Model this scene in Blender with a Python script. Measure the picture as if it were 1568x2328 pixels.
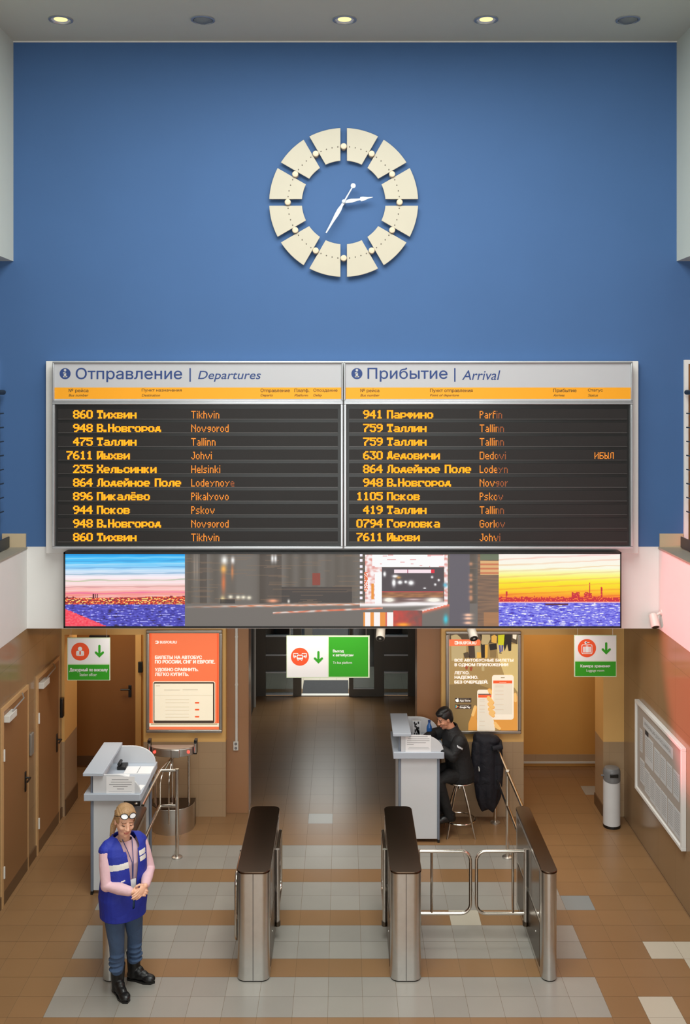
import bpy, bmesh, math, random
from mathutils import Vector, Matrix
R = math.radians
random.seed(7)
SC = bpy.context.scene
COL = SC.collection
for o in list(bpy.data.objects):
    bpy.data.objects.remove(o)

# ---------------------------------------------------------------- camera
FPX, CX, HY, EYE = 2340.0, 781.0, 890.0, 5.28      # focal length in px, principal column, horizon row, eye height
cam_d = bpy.data.cameras.new('camera')
cam_d.sensor_fit = 'VERTICAL'
cam_d.sensor_height = 24.0
cam_d.lens = 24.0 * FPX / 2328.0
cam_d.shift_x = (784.0 - CX) / 2328.0
cam_d.shift_y = -(1164.0 - HY) / 2328.0
cam_d.clip_end = 200
cam = bpy.data.objects.new('camera', cam_d)
cam.location = (0, 0, EYE)
cam.rotation_euler = (R(90), 0, 0)
COL.objects.link(cam)
SC.camera = cam

# ---------------------------------------------------------------- world, daylight, exposure
w = bpy.data.worlds.new('world')
SC.world = w
w.use_nodes = True
w.node_tree.nodes['Background'].inputs[0].default_value = (0.80, 0.90, 1.0, 1)
w.node_tree.nodes['Background'].inputs[1].default_value = 0.9

def area(name, loc, rot, sx, sy, power, col=(1, 1, 1), spread=180):
    d = bpy.data.lights.new(name, 'AREA')
    d.shape = 'RECTANGLE'; d.size = sx; d.size_y = sy; d.energy = power; d.color = col; d.spread = R(spread)
    o = bpy.data.objects.new(name, d); COL.objects.link(o)
    o.location = loc; o.rotation_euler = rot
    return o
SKY_EDGE = 9.40                                    # the roof light stops here, in front of the blue wall
area('roof_daylight', (0, (SKY_EDGE + 3.5) / 2, 9.24), (0, 0, 0), 4.0, SKY_EDGE - 3.5, 700, (0.965, 1.0, 0.955))
area('rear_window_daylight', (0, -1.9, 3.4), (R(90), 0, 0), 6.2, 3.2, 330, (0.95, 1.0, 0.985))
area('added_soffit_fill', (0, 11.62, 2.655), (0, 0, 0), 5.6, 0.3, 38, (1.0, 0.95, 0.86))  # added unseen fill, brightens the yellow piers under the white band
area('added_left_room_fill', (-3.2, 13.7, 2.655), (0, 0, 0), 1.2, 0.5, 16, (1.0, 0.86, 0.66))  # added fill out of view, lifts the left side room
area('added_right_room_fill', (2.7, 13.7, 2.655), (0, 0, 0), 1.2, 0.5, 16, (1.0, 0.86, 0.66))  # matching added fill for the right side room
area('added_vestibule_fill', (-0.1, 18.85, 2.655), (0, 0, 0), 2.4, 1.4, 150, (0.97, 1.0, 0.95))  # added light hidden from view, brightens the far end of the corridor
def spot(name, loc, target, half, power, col, blend, soft):
    d = bpy.data.lights.new(name, 'SPOT'); d.energy = power; d.color = col; d.spot_size = 2 * half; d.spot_blend = blend; d.shadow_soft_size = soft
    o = bpy.data.objects.new(name, d); COL.objects.link(o); o.location = loc
    o.rotation_euler = (Vector(target) - Vector(loc)).to_track_quat('-Z', 'Y').to_euler()
spot('added_red_spot', (-3.0, 7.5, 3.0), (3.48, 8.85, 3.0), R(20), 3000, (1.0, 0.20, 0.22), 0.25, 0.02)  # added red spot for the pink on the right side; no display stands here
SC.view_settings.view_transform = 'Standard'
SC.view_settings.look = 'None'
SC.view_settings.exposure = 0.0
SC.view_settings.gamma = 1.0
SC.view_settings.use_curve_mapping = False
SC.cycles.max_bounces = 8
SC.cycles.diffuse_bounces = 5
SC.cycles.sample_clamp_indirect = 6.0
SC.cycles.use_denoising = True

# ---------------------------------------------------------------- helpers
def lin(c):
    c = c / 255.0
    return c / 12.92 if c <= 0.04045 else ((c + 0.055) / 1.055) ** 2.4
def rgb(c):
    return (lin(c[0]), lin(c[1]), lin(c[2]), 1)
M = {}
def mat(name, c, rough=0.5, metal=0.0, vary=0.06, scale=6.0, emit=0.0, spec=0.5, coat=0.0):
    m = bpy.data.materials.new(name); m.use_nodes = True
    nt = m.node_tree; b = nt.nodes['Principled BSDF']
    b.inputs['Roughness'].default_value = rough
    b.inputs['Metallic'].default_value = metal
    b.inputs['Specular IOR Level'].default_value = spec
    b.inputs['Coat Weight'].default_value = coat
    col = rgb(c)
    if vary > 0:
        tc = nt.nodes.new('ShaderNodeTexCoord'); n = nt.nodes.new('ShaderNodeTexNoise')
        n.inputs['Scale'].default_value = scale; n.inputs['Detail'].default_value = 4
        mx = nt.nodes.new('ShaderNodeMix'); mx.data_type = 'RGBA'
        mx.inputs['A'].default_value = tuple(v * (1 - vary) for v in col[:3]) + (1,)
        mx.inputs['B'].default_value = tuple(min(1, v * (1 + vary)) for v in col[:3]) + (1,)
        nt.links.new(tc.outputs['Object'], n.inputs['Vector'])
        nt.links.new(n.outputs['Fac'], mx.inputs['Factor'])
        nt.links.new(mx.outputs['Result'], b.inputs['Base Color'])
        if emit: nt.links.new(mx.outputs['Result'], b.inputs['Emission Color'])
    else:
        b.inputs['Base Color'].default_value = col
        if emit: b.inputs['Emission Color'].default_value = col
    b.inputs['Emission Strength'].default_value = emit
    M[name] = m
    return m
def wrinkle(name, scale, strength):
    nt = M[name].node_tree; tc = nt.nodes.new('ShaderNodeTexCoord'); n = nt.nodes.new('ShaderNodeTexNoise'); b = nt.nodes.new('ShaderNodeBump')
    n.inputs['Scale'].default_value = scale; n.inputs['Detail'].default_value = 5; n.inputs['Distortion'].default_value = 0.6
    b.inputs['Strength'].default_value = strength; b.inputs['Distance'].default_value = 0.03
    nt.links.new(tc.outputs['Object'], n.inputs['Vector']); nt.links.new(n.outputs['Fac'], b.inputs['Height'])
    nt.links.new(b.outputs['Normal'], nt.nodes['Principled BSDF'].inputs['Normal'])
def emitter(name, c, s):
    m = bpy.data.materials.new(name); m.use_nodes = True
    b = m.node_tree.nodes['Principled BSDF']
    b.inputs['Base Color'].default_value = (0.01, 0.01, 0.01, 1)
    b.inputs['Specular IOR Level'].default_value = 0.1
    b.inputs['Emission Color'].default_value = rgb(c)
    b.inputs['Emission Strength'].default_value = s
    M[name] = m
    return m
def tile_mat(name, c, mortar, axis, tw, th, rough=0.2, vary=0.08, offset=0.0, msize=0.004):
    """polished wall tiles: axis 'x' for walls facing the viewer, 'y' for side walls"""
    m = bpy.data.materials.new(name); m.use_nodes = True
    nt = m.node_tree; b = nt.nodes['Principled BSDF']
    b.inputs['Roughness'].default_value = rough
    tc = nt.nodes.new('ShaderNodeTexCoord'); s = nt.nodes.new('ShaderNodeSeparateXYZ'); k = nt.nodes.new('ShaderNodeCombineXYZ')
    nt.links.new(tc.outputs['Object'], s.inputs[0])
    nt.links.new(s.outputs['X' if axis == 'x' else 'Y'], k.inputs['X']); nt.links.new(s.outputs['Z'], k.inputs['Y'])
    br = nt.nodes.new('ShaderNodeTexBrick'); br.offset = offset
    br.inputs['Scale'].default_value = 1.0
    br.inputs['Brick Width'].default_value = tw; br.inputs['Row Height'].default_value = th
    br.inputs['Mortar Size'].default_value = msize; br.inputs['Mortar Smooth'].default_value = 0.3
    col = rgb(c)
    br.inputs['Color1'].default_value = tuple(v * (1 - vary) for v in col[:3]) + (1,)
    br.inputs['Color2'].default_value = tuple(min(1, v * (1 + vary)) for v in col[:3]) + (1,)
    br.inputs['Mortar'].default_value = rgb(mortar)
    nt.links.new(k.outputs[0], br.inputs['Vector'])
    nt.links.new(br.outputs['Color'], b.inputs['Base Color'])
    M[name] = m
    return m
def glass(name, c, alpha=0.2, rough=0.03):
    m = bpy.data.materials.new(name); m.use_nodes = True
    nt = m.node_tree; b = nt.nodes['Principled BSDF']
    tr = nt.nodes.new('ShaderNodeBsdfTransparent'); gl = nt.nodes.new('ShaderNodeBsdfGlossy')
    gl.inputs['Roughness'].default_value = rough
    tr.inputs[0].default_value = rgb(c)
    mx = nt.nodes.new('ShaderNodeMixShader'); mx.inputs[0].default_value = alpha
    nt.links.new(tr.outputs[0], mx.inputs[1]); nt.links.new(gl.outputs[0], mx.inputs[2])
    nt.links.new(mx.outputs[0], nt.nodes['Material Output'].inputs['Surface'])
    M[name] = m
    return m
def colour_attr(name, emit):
    m = bpy.data.materials.new(name); m.use_nodes = True
    nt = m.node_tree; b = nt.nodes['Principled BSDF']
    a = nt.nodes.new('ShaderNodeAttribute'); a.attribute_name = 'picture'
    nt.links.new(a.outputs['Color'], b.inputs['Emission Color'])
    b.inputs['Base Color'].default_value = (0.02, 0.02, 0.02, 1)
    b.inputs['Roughness'].default_value = 0.6
    b.inputs['Emission Strength'].default_value = emit
    M[name] = m
    return m

def wloc(o):
    v = Vector((0, 0, 0))
    while o is not None:
        v += o.location; o = o.parent
    return v
def tag(o, label=None, cat=None, group=None, kind=None):
    if label: o['label'] = label
    if cat: o['category'] = cat
    if group: o['group'] = group
    if kind: o['kind'] = kind
    return o
def thing(name, loc, label, cat, group=None):
    o = bpy.data.objects.new(name, None)
    o.empty_display_size = 0.1
    o.location = loc
    COL.objects.link(o)
    return tag(o, label, cat, group)
def link_mesh(name, me, parent=None):
    o = bpy.data.objects.new(name, me)
    COL.objects.link(o)
    if parent: o.parent = parent
    return o
def copy_tree(o, parent=None):
    c = o.copy(); COL.objects.link(c); c.parent = parent
    for ch in list(o.children): copy_tree(ch, c)
    return c

class MB:
    """collects shapes (world coordinates unless the parent has none) and links them as ONE mesh"""
    def __init__(s): s.v = []; s.f = []; s.m = []
    def add(s, vs, fs, m=0):
        b = len(s.v); s.v += [tuple(p) for p in vs]
        for f in fs: s.f.append([i + b for i in f]); s.m.append(m)
        return s
    def box(s, x0, x1, y0, y1, z0, z1, m=0):
        if x0 > x1: x0, x1 = x1, x0
        if y0 > y1: y0, y1 = y1, y0
        if z0 > z1: z0, z1 = z1, z0
        v = [(x, y, z) for z in (z0, z1) for y in (y0, y1) for x in (x0, x1)]
        return s.add(v, [(0, 2, 3, 1), (4, 5, 7, 6), (0, 1, 5, 4), (1, 3, 7, 5), (3, 2, 6, 7), (2, 0, 4, 6)], m)
    def loft(s, rings, cap=True, m=0, closed=False):
        n = len(rings[0]); v = [p for r in rings for p in r]; f = []
        k = len(rings)
        for i in range(k if closed else k - 1):
            a, b = i * n, ((i + 1) % k) * n
            for j in range(n): f.append((a + j, a + (j + 1) % n, b + (j + 1) % n, b + j))
        if cap and not closed: f.append(tuple(range(n))[::-1]); f.append(tuple((k - 1) * n + j for j in range(n)))
        return s.add(v, f, m)
    def tube(s, pts, r, n=10, m=0, closed=False, cap=True):
        pts = [Vector(p) for p in pts]; k = len(pts)
        rs = r if isinstance(r, (list, tuple)) else [r] * k
        tang = []
        for i in range(k):
            a = pts[(i - 1) % k] if (closed or i) else pts[i]
            b = pts[(i + 1) % k] if (closed or i < k - 1) else pts[i]
            d = b - a; tang.append(d.normalized() if d.length > 1e-9 else Vector((0, 0, 1)))
        t = tang[0]; u = t.orthogonal().normalized(); rings = []
        for i in range(k):
            u = (u - tang[i] * u.dot(tang[i]))
            u = u.normalized() if u.length > 1e-6 else tang[i].orthogonal().normalized()
            wv = tang[i].cross(u)
            rings.append([pts[i] + (u * math.cos(2 * math.pi * j / n) + wv * math.sin(2 * math.pi * j / n)) * rs[i] for j in range(n)])
        return s.loft(rings, cap, m, closed)
    def limb(s, pts, rs, n=14, m=0):
        s.tube(pts, rs, n, m)
        for p, r in zip(pts, rs): s.ball(p, (r, r, r), m=m, n=12)
        return s
    def ball(s, c, r, rot=None, m=0, n=16):
        if not isinstance(r, (tuple, list)): r = (r, r, r)
        c = Vector(c); v = []; f = []; k = n // 2
        for i in range(1, k):
            a = math.pi * i / k
            for j in range(n):
                b = 2 * math.pi * j / n
                p = Vector((r[0] * math.sin(a) * math.cos(b), r[1] * math.sin(a) * math.sin(b), r[2] * math.cos(a)))
                v.append(c + (rot @ p if rot else p))
        top = Vector((0, 0, r[2])); bot = Vector((0, 0, -r[2]))
        v.append(c + (rot @ top if rot else top)); v.append(c + (rot @ bot if rot else bot))
        T, B = len(v) - 2, len(v) - 1
        for j in range(n):
            f.append((T, j, (j + 1) % n))
            for i in range(k - 2): f.append((i * n + j, (i + 1) * n + j, (i + 1) * n + (j + 1) % n, i * n + (j + 1) % n))
            f.append((B, (k - 2) * n + (j + 1) % n, (k - 2) * n + j))
        return s.add(v, f, m)
    def lathe(s, prof, c, n=28, m=0, axis='z', a0=0, a1=360, cap=True):
        c = Vector(c); full = abs(a1 - a0) >= 360; k = n if full else n + 1
        rings = []
        for (r, z) in prof:
            rg = []
            for j in range(k):
                a = R(a0 + (a1 - a0) * j / n)
                p = (r * math.cos(a), r * math.sin(a), z)
                if axis == 'y': p = (p[0], p[2], p[1])
                if axis == 'x': p = (p[2], p[0], p[1])
                rg.append(c + Vector(p))
            rings.append(rg)
        if full: return s.loft(rings, cap, m)
        v = [p for r_ in rings for p in r_]; f = []
        for i in range(len(rings) - 1):
            for j in range(n): f.append((i * k + j, i * k + j + 1, (i + 1) * k + j + 1, (i + 1) * k + j))
        return s.add(v, f, m)
    def prism(s, poly, fn, d0, d1, m=0):
        """poly: 2D outline; fn(a, b, d) -> 3D point; extruded between depths d0 and d1"""
        return s.loft([[fn(a, b, d0) for a, b in poly], [fn(a, b, d1) for a, b in poly]], True, m)
    def build(s, name, mats, parent=None, bevel=0.0, seg=2, smooth=35, recalc=True):
        off = wloc(parent) if parent else Vector((0, 0, 0))
        me = bpy.data.meshes.new(name)
        me.from_pydata([tuple(Vector(p) - off) for p in s.v], [], s.f)
        if not isinstance(mats, (list, tuple)): mats = [mats]
        for m in mats: me.materials.append(M[m] if isinstance(m, str) else m)
        me.polygons.foreach_set('material_index', s.m)
        if recalc:
            bm = bmesh.new(); bm.from_mesh(me); bmesh.ops.recalc_face_normals(bm, faces=bm.faces); bm.to_mesh(me); bm.free()
        if smooth:
            me.polygons.foreach_set('use_smooth', [True] * len(me.polygons))
            me.set_sharp_from_angle(angle=R(smooth))
        me.update()
        o = link_mesh(name, me, parent)
        if bevel:
            b = o.modifiers.new('bevel', 'BEVEL'); b.width = bevel; b.segments = seg; b.limit_method = 'ANGLE'; b.angle_limit = R(40)
        return o

def PX(x, d): return (x - CX) / FPX * d
def PZ(y, d): return EYE - (y - HY) / FPX * d
def at(x, y, d): return Vector((PX(x, d), d, PZ(y, d)))

from mathutils.geometry import tessellate_polygon
_tc = {}
def text2d(s, shear=0.0, bold=0.0, space=1.0):
    """outline of a text, filled contour by contour (overlapping strokes of a letter stay solid)"""
    key = (s, shear, space)
    if key in _tc: return _tc[key]
    cu = bpy.data.curves.new('t', 'FONT'); cu.body = s; cu.shear = shear; cu.resolution_u = 4
    cu.space_character = space; cu.fill_mode = 'NONE'
    o = bpy.data.objects.new('t', cu); COL.objects.link(o)
    dg = bpy.context.evaluated_depsgraph_get(); dg.update()
    ev = o.evaluated_get(dg); me = ev.to_mesh()
    co = [(p.co.x, p.co.y) for p in me.vertices]; nb = {}
    for e in me.edges:
        i, j = e.vertices; nb.setdefault(i, []).append(j); nb.setdefault(j, []).append(i)
    ev.to_mesh_clear()
    bpy.data.objects.remove(o); bpy.data.curves.remove(cu)
    seen = set(); loops = []
    for i in range(len(co)):
        if i in seen or i not in nb: continue
        lp = [i]; seen.add(i); cur = i
        while True:
            nx = [j for j in nb[cur] if j not in seen]
            if not nx: break
            nx = min(nx) if cur == i else nx[0]
            lp.append(nx); seen.add(nx); cur = nx
        if len(lp) > 2: loops.append([co[j] for j in lp])
    for p in loops:                                       # pull a stroke that overlaps its own stem back to the stem's edge
        for k in range(len(p)):
            (xa, ya), (xb, yb) = p[k], p[(k + 1) % len(p)]
            if abs(xa - xb) < 1e-5 and 0.02 < abs(ya - yb) < 0.12:
                for q in range(len(p)):
                    (xc, yc), (xd, yd) = p[q], p[(q + 1) % len(p)]
                    if abs(xc - xd) < 1e-5 and abs(yc - yd) > 0.3 and 1e-4 < xc - xa < 0.03:
                        p[k] = (xc + 4e-4, ya); p[(k + 1) % len(p)] = (xc + 4e-4, yb); break
    area2 = lambda p: sum(p[k][0] * p[(k + 1) % len(p)][1] - p[(k + 1) % len(p)][0] * p[k][1] for k in range(len(p)))
    def within(pt, p):
        c = False
        for k in range(len(p)):
            (xa, ya), (xb, yb) = p[k], p[k - 1]
            if (ya > pt[1]) != (yb > pt[1]) and pt[0] < (xb - xa) * (pt[1] - ya) / (yb - ya) + xa: c = not c
        return c
    holes = [h for h in loops if any(p is not h and area2(p) * area2(h) < 0 and abs(area2(p)) > abs(area2(h)) and all(within(q, p) for q in h) for p in loops)]
    outer = [p for p in loops if not any(p is h for h in holes)]
    v = []; f = []
    for p in outer:
        mine = [h for h in holes if abs(area2(p)) > abs(area2(h)) and all(within(q, p) for q in h)]
        flat = [q for lp in [p] + mine for q in lp]; b0 = len(v); v += flat
        for t in tessellate_polygon([[Vector((q[0], q[1], 0)) for q in lp] for lp in [p] + mine]): f.append(tuple(b0 + k for k in t))
    xs = [p[0] for p in v] or [0]; ys = [p[1] for p in v] or [0]
    _tc[key] = (v, f, min(xs), max(xs), min(ys), max(ys))
    return _tc[key]

class Print:
    """flat print on an upright surface that faces the viewer; coordinates in rows and columns of that surface"""
    def __init__(s, d, step=0.0006): s.d = d; s.mb = MB(); s.mats = []; s.step = step
    def mi(s, m):
        if m not in s.mats: s.mats.append(m)
        return s.mats.index(m)
    def poly(s, pts, m, layer=1):
        y = s.d - s.step * layer
        s.mb.add([(PX(a, s.d), y, PZ(b, s.d)) for a, b in pts], [tuple(range(len(pts)))], s.mi(m)); return s
    def rect(s, x0, y0, x1, y1, m, layer=1): return s.poly([(x0, y1), (x1, y1), (x1, y0), (x0, y0)], m, layer)
    def rrect(s, x0, y0, x1, y1, r, m, layer=1):
        p = []
        for cx, cy, a in ((x1 - r, y0 + r, -90), (x1 - r, y1 - r, 0), (x0 + r, y1 - r, 90), (x0 + r, y0 + r, 180)):
            for k in range(6):
                t = R(a + 90 * k / 5); p.append((cx + r * math.cos(t), cy + r * math.sin(t)))
        return s.poly(p, m, layer)
    def disc(s, x, y, r, m, layer=1, n=28, ry=None):
        ry = ry or r
        return s.poly([(x + r * math.cos(2 * math.pi * k / n), y + ry * math.sin(2 * math.pi * k / n)) for k in range(n)], m, layer)
    def text(s, t, x0, y0, x1, y1, m, layer=2, shear=0.0, bold=0.0, space=1.0):
        """fits the inked outline of t into the box"""
        v, f, a0, a1, b0, b1 = text2d(t, shear, 0.0, space)
        y = s.d - s.step * layer
        e = bold * (y1 - y0)
        for dx, dy in (((-e, 0), (e, 0), (0, -e * 0.7), (0, e * 0.7)) if bold else ((0, 0),)):
            pv = []
            for (a, b) in v:
                px = x0 + e + (a - a0) / (a1 - a0) * (x1 - x0 - 2 * e); py = y1 - e - (b - b0) / (b1 - b0) * (y1 - y0 - 2 * e)
                pv.append((PX(px + dx, s.d), y, PZ(py + dy, s.d)))
            y -= s.step * 0.15
            s.mb.add(pv, f, s.mi(m))
        return s
    def build(s, name, parent):
        o = s.mb.build(name, s.mats, parent, smooth=0, recalc=False)
        bm = bmesh.new(); bm.from_mesh(o.data)
        for fc in bm.faces:
            fc.normal_update()
            if fc.normal.y > 0: fc.normal_flip()
        bm.to_mesh(o.data); bm.free()
        return o
def struct(name, mb, mats, label=None, parent=None, **k):
    o = mb.build(name, mats, parent, **k)
    if parent is None: tag(o, label, None, None, 'structure')
    return o

# ---------------------------------------------------------------- materials
mat('blue_paint', (61, 97, 147), 0.75, vary=0.05, scale=1.5)
mat('white_paint', (222, 220, 218), 0.6, vary=0.02)
mat('upper_white', (200, 205, 196), 0.6, vary=0.02)
mat('entrance_frame', (92, 86, 78), 0.4, 0.2)
mat('ceiling_paint', (190, 192, 182), 0.8, vary=0.02)
mat('gallery_dark', (84, 84, 84), 0.8)
mat('yellow_paint', (226, 180, 110), 0.6, vary=0.05, scale=3)
mat('room_yellow', (206, 150, 72), 0.6, vary=0.05, scale=3)
tile_mat('wainscot_tile', (170, 143, 112), (158, 132, 102), 'x', 0.30, 0.20, 0.3, 0.02, msize=0.003)
tile_mat('pier_tile', (158, 116, 82), (150, 110, 78), 'x', 0.60, 0.60, 0.3, 0.02, msize=0.002)
tile_mat('side_tile', (142, 116, 88), (122, 100, 76), 'y', 0.60, 0.60, 0.16, 0.03, msize=0.003)
mat('skirting', (92, 68, 48), 0.35)
mat('door_brown', (140, 92, 46), 0.4, vary=0.05, scale=2)
mat('door_side', (138, 100, 66), 0.35, vary=0.05, scale=2)
mat('door_frame', (190, 150, 104), 0.4)
mat('black_plastic', (18, 17, 17), 0.35)
mat('dark_metal', (44, 44, 46), 0.35, 0.6)
mat('rail_metal', (62, 68, 72), 0.4, 0.6)
mat('light_plastic', (206, 204, 198), 0.4)
mat('grey_plastic', (122, 116, 108), 0.4)
mat('chrome', (216, 208, 198), 0.16, 1.0)
mat('steel', (208, 206, 202), 0.36, 1.0, vary=0.08, scale=14)
mat('steel_dark', (104, 92, 80), 0.32, 1.0, vary=0.08, scale=10)
mat('cap_dark', (92, 76, 64), 0.24, 1.0, vary=0.1, scale=8)
mat('window_dark', (96, 88, 80), 0.15, 0.0, vary=0.1, scale=8)
mat('aluminium', (182, 184, 188), 0.35, 0.7)
mat('desk_white', (208, 210, 214), 0.4, vary=0.015)
mat('desk_grey', (178, 186, 198), 0.4, vary=0.015)
mat('desk_post', (118, 126, 140), 0.35)
mat('paper', (236, 236, 238), 0.7, vary=0.01)
mat('paper_dim', (196, 198, 202), 0.6, vary=0.02)
mat('ink_grey', (122, 122, 124), 0.8, vary=0)
mat('ink_dark', (48, 48, 52), 0.8, vary=0)
mat('coping', (150, 142, 128), 0.5)
mat('beige_tile', (190, 170, 140), 0.5)
mat('clock_plate', (190, 182, 164), 0.45, vary=0.03)
mat('clock_rim', (230, 226, 216), 0.4)
mat('clock_hand', (206, 212, 220), 0.4, vary=0)
mat('rivet', (92, 84, 74), 0.4, 0.4)
mat('stud', (212, 196, 170), 0.35)
mat('header_panel', (182, 182, 187), 0.5, vary=0.01)
mat('yellow_strip', (240, 160, 14), 0.5, vary=0.01)
mat('navy_ink', (36, 62, 120), 0.6, vary=0)
mat('brown_ink', (96, 70, 24), 0.7, vary=0)
mat('led_black', (36, 33, 33), 0.5, vary=0.12, scale=2.5, spec=0.3)
mat('led_lip', (82, 78, 78), 0.35)
emitter('led_orange', (255, 158, 24), 1.55)
emitter('led_thin', (255, 148, 48), 1.15)
emitter('led_dim', (215, 120, 70), 0.6)
mat('sign_white', (236, 236, 238), 0.5, vary=0.01)
mat('sign_green', (44, 160, 18), 0.5, vary=0.01)
mat('sign_orange', (240, 84, 36), 0.5, vary=0.01)
mat('sign_edge', (216, 232, 200), 0.5)
mat('frame_silver', (176, 170, 162), 0.3, 0.85)
for n_, c_ in (('p_orange', (248, 122, 76)), ('p_orange_deep', (244, 96, 48)), ('p_white', (255, 250, 240)), ('p_cream', (250, 240, 214)), ('p_dark', (70, 56, 46)), ('p_floor', (168, 140, 88)),
               ('p_floor_light', (214, 190, 126)), ('p_taupe', (140, 116, 74)), ('p_phone', (250, 240, 220)), ('p_screen', (236, 226, 206)), ('p_skin', (226, 158, 72)), ('p_skin_light', (246, 196, 118)),
               ('p_coat', (188, 170, 124)), ('p_trouser', (84, 70, 52)), ('p_lime', (206, 206, 30)), ('p_gold', (226, 176, 78)), ('p_black', (38, 32, 28)), ('p_blue', (82, 84, 150)), ('p_line', (206, 196, 178)), ('p_red', (160, 78, 50)), ('p_teal', (90, 190, 200)), ('p_faint', (238, 222, 172))):
    mat(n_, c_, 0.5, vary=0.0, emit=0.40)
mat('skin_woman', (228, 178, 150), 0.5, vary=0.08, scale=18)
mat('skin_man', (206, 146, 116), 0.5, vary=0.08, scale=18)
mat('lip', (198, 122, 108), 0.5); mat('brow', (140, 100, 74), 0.7); mat('eye_dark', (52, 36, 30), 0.4)
mat('hair_blond', (168, 132, 92), 0.5, vary=0.22, scale=30)
mat('hair_black', (16, 14, 14), 0.45, vary=0.2, scale=30)
mat('vest_blue', (28, 46, 158), 0.65, vary=0.14, scale=7)
mat('vest_lining', (12, 14, 30), 0.8)
mat('reflective', (232, 230, 226), 0.35, vary=0.1, scale=22)
mat('sweater_pink', (222, 184, 192), 0.85, vary=0.05, scale=30)
mat('denim', (62, 84, 116), 0.85, vary=0.32, scale=7)
mat('boot_black', (17, 16, 17), 0.38)
mat('uniform_black', (15, 15, 18), 0.7, vary=0.2, scale=8)
mat('coat_navy', (17, 17, 28), 0.75, vary=0.25, scale=6)
mat('trouser_black', (14, 13, 14), 0.8)
mat('bottle_blue', (38, 92, 160), 0.15, vary=0.05)
mat('bin_white', (206, 206, 208), 0.4); mat('bin_lid', (112, 112, 114), 0.35)
mat('board_grey', (168, 160, 154), 0.5, vary=0.05)
mat('asphalt', (150, 152, 156), 0.9, vary=0.15, scale=2)
mat('mat_dark', (48, 48, 50), 0.95, vary=0.2, scale=30)
mat('grout', (112, 92, 70), 0.9)
mat('lens_lit', (255, 226, 140), 0.3, emit=1.5, vary=0)
mat('lens_off', (132, 134, 130), 0.35, 0.25)
mat('red_lamp', (255, 60, 50), 0.3, emit=3.0, vary=0)
mat('lens_white', (226, 228, 232), 0.1)
glass('pane', (150, 156, 158), 0.12)
glass('side_glass', (120, 116, 110), 0.10)

for n_, sc_, st_ in (('vest_blue', 7, 0.5), ('denim', 11, 0.5), ('sweater_pink', 10, 0.25), ('uniform_black', 9, 0.6), ('coat_navy', 8, 0.8), ('trouser_black', 9, 0.5), ('hair_blond', 26, 0.5)): wrinkle(n_, sc_, st_)

# floor tiles
def floor_mat(name, c, vary, rough):
    m = bpy.data.materials.new(name); m.use_nodes = True
    nt = m.node_tree; b = nt.nodes['Principled BSDF']
    tc = nt.nodes.new('ShaderNodeTexCoord'); n = nt.nodes.new('ShaderNodeTexNoise'); n.inputs['Scale'].default_value = 3.2; n.inputs['Detail'].default_value = 6
    at_ = nt.nodes.new('ShaderNodeAttribute'); at_.attribute_name = 'tint'
    mx = nt.nodes.new('ShaderNodeMix'); mx.data_type = 'RGBA'; col = rgb(c)
    mx.inputs['A'].default_value = tuple(v * (1 - vary) for v in col[:3]) + (1,); mx.inputs['B'].default_value = tuple(v * (1 + vary) for v in col[:3]) + (1,)
    ad = nt.nodes.new('ShaderNodeMath'); ad.operation = 'MULTIPLY_ADD'; ad.inputs[1].default_value = 0.5
    nt.links.new(tc.outputs['Object'], n.inputs['Vector']); nt.links.new(n.outputs['Fac'], ad.inputs[0]); nt.links.new(at_.outputs['Fac'], ad.inputs[2])
    nt.links.new(ad.outputs[0], mx.inputs['Factor']); nt.links.new(mx.outputs['Result'], b.inputs['Base Color'])
    b.inputs['Roughness'].default_value = rough
    M[name] = m
floor_mat('tile_tan', (136, 103, 70), 0.10, 0.30)
floor_mat('tile_grey', (146, 142, 135), 0.13, 0.28)
floor_mat('tile_blue_grey', (130, 138, 140), 0.06, 0.28)
floor_mat('tile_pale', (184, 176, 160), 0.06, 0.3)

# ---------------------------------------------------------------- the setting
XL, XR = -3.50, 3.48          # lower side walls and parapet faces
UL, UR = -3.65, 3.68          # upper bulkheads
YB = 11.38                    # blue wall and white band
YW = 12.78                    # lower back wall
YP = 12.90                    # brown piers
ZBAND, ZBLUE = 2.66, 3.56
ZB = 6.72                     # underside of the upper bulkheads
ZC = 9.15                     # ceiling

# floor: one quad per tile
T = 0.2996
me = bpy.data.meshes.new('floor')
v = []; f = []; mi = []; tint = []
col0 = 0.548 * 0.3
grey_rows = (0, 1, 3, 4, 6, 7, 9, 10)
for r_ in range(-38, 38):
    ya = 8.682 + T * r_
    for c_ in range(-21, 21):
        xa = col0 + 0.3 * c_
        k = 0
        if r_ in grey_rows and -9 <= c_ <= 6: k = 1
        if (r_, c_) in ((5, 3), (3, 9), (3, 10), (2, 10), (0, 8), (-1, 8), (-1, 10)): k = 3
        if (r_, c_) in ((6, 7),): k = 2
        if (r_, c_) in ((13, -2), (16, 10)): k = 1
        if r_ > 31: k = 3
        g = 0.0013
        b0 = len(v)
        v += [(xa + g, ya + g, 0), (xa + 0.3 - g, ya + g, 0), (xa + 0.3 - g, ya + T - g, 0), (xa + g, ya + T - g, 0)]
        f.append((b0, b0 + 1, b0 + 2, b0 + 3)); mi.append(k); tint.append(random.random() * 0.5)
b0 = len(v)
v += [(-6.4, -3, -0.0015), (6.5, -3, -0.0015), (6.5, 20.1, -0.0015), (-6.4, 20.1, -0.0015)]; f.append((b0, b0 + 1, b0 + 2, b0 + 3)); mi.append(4); tint.append(0.2)
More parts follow.
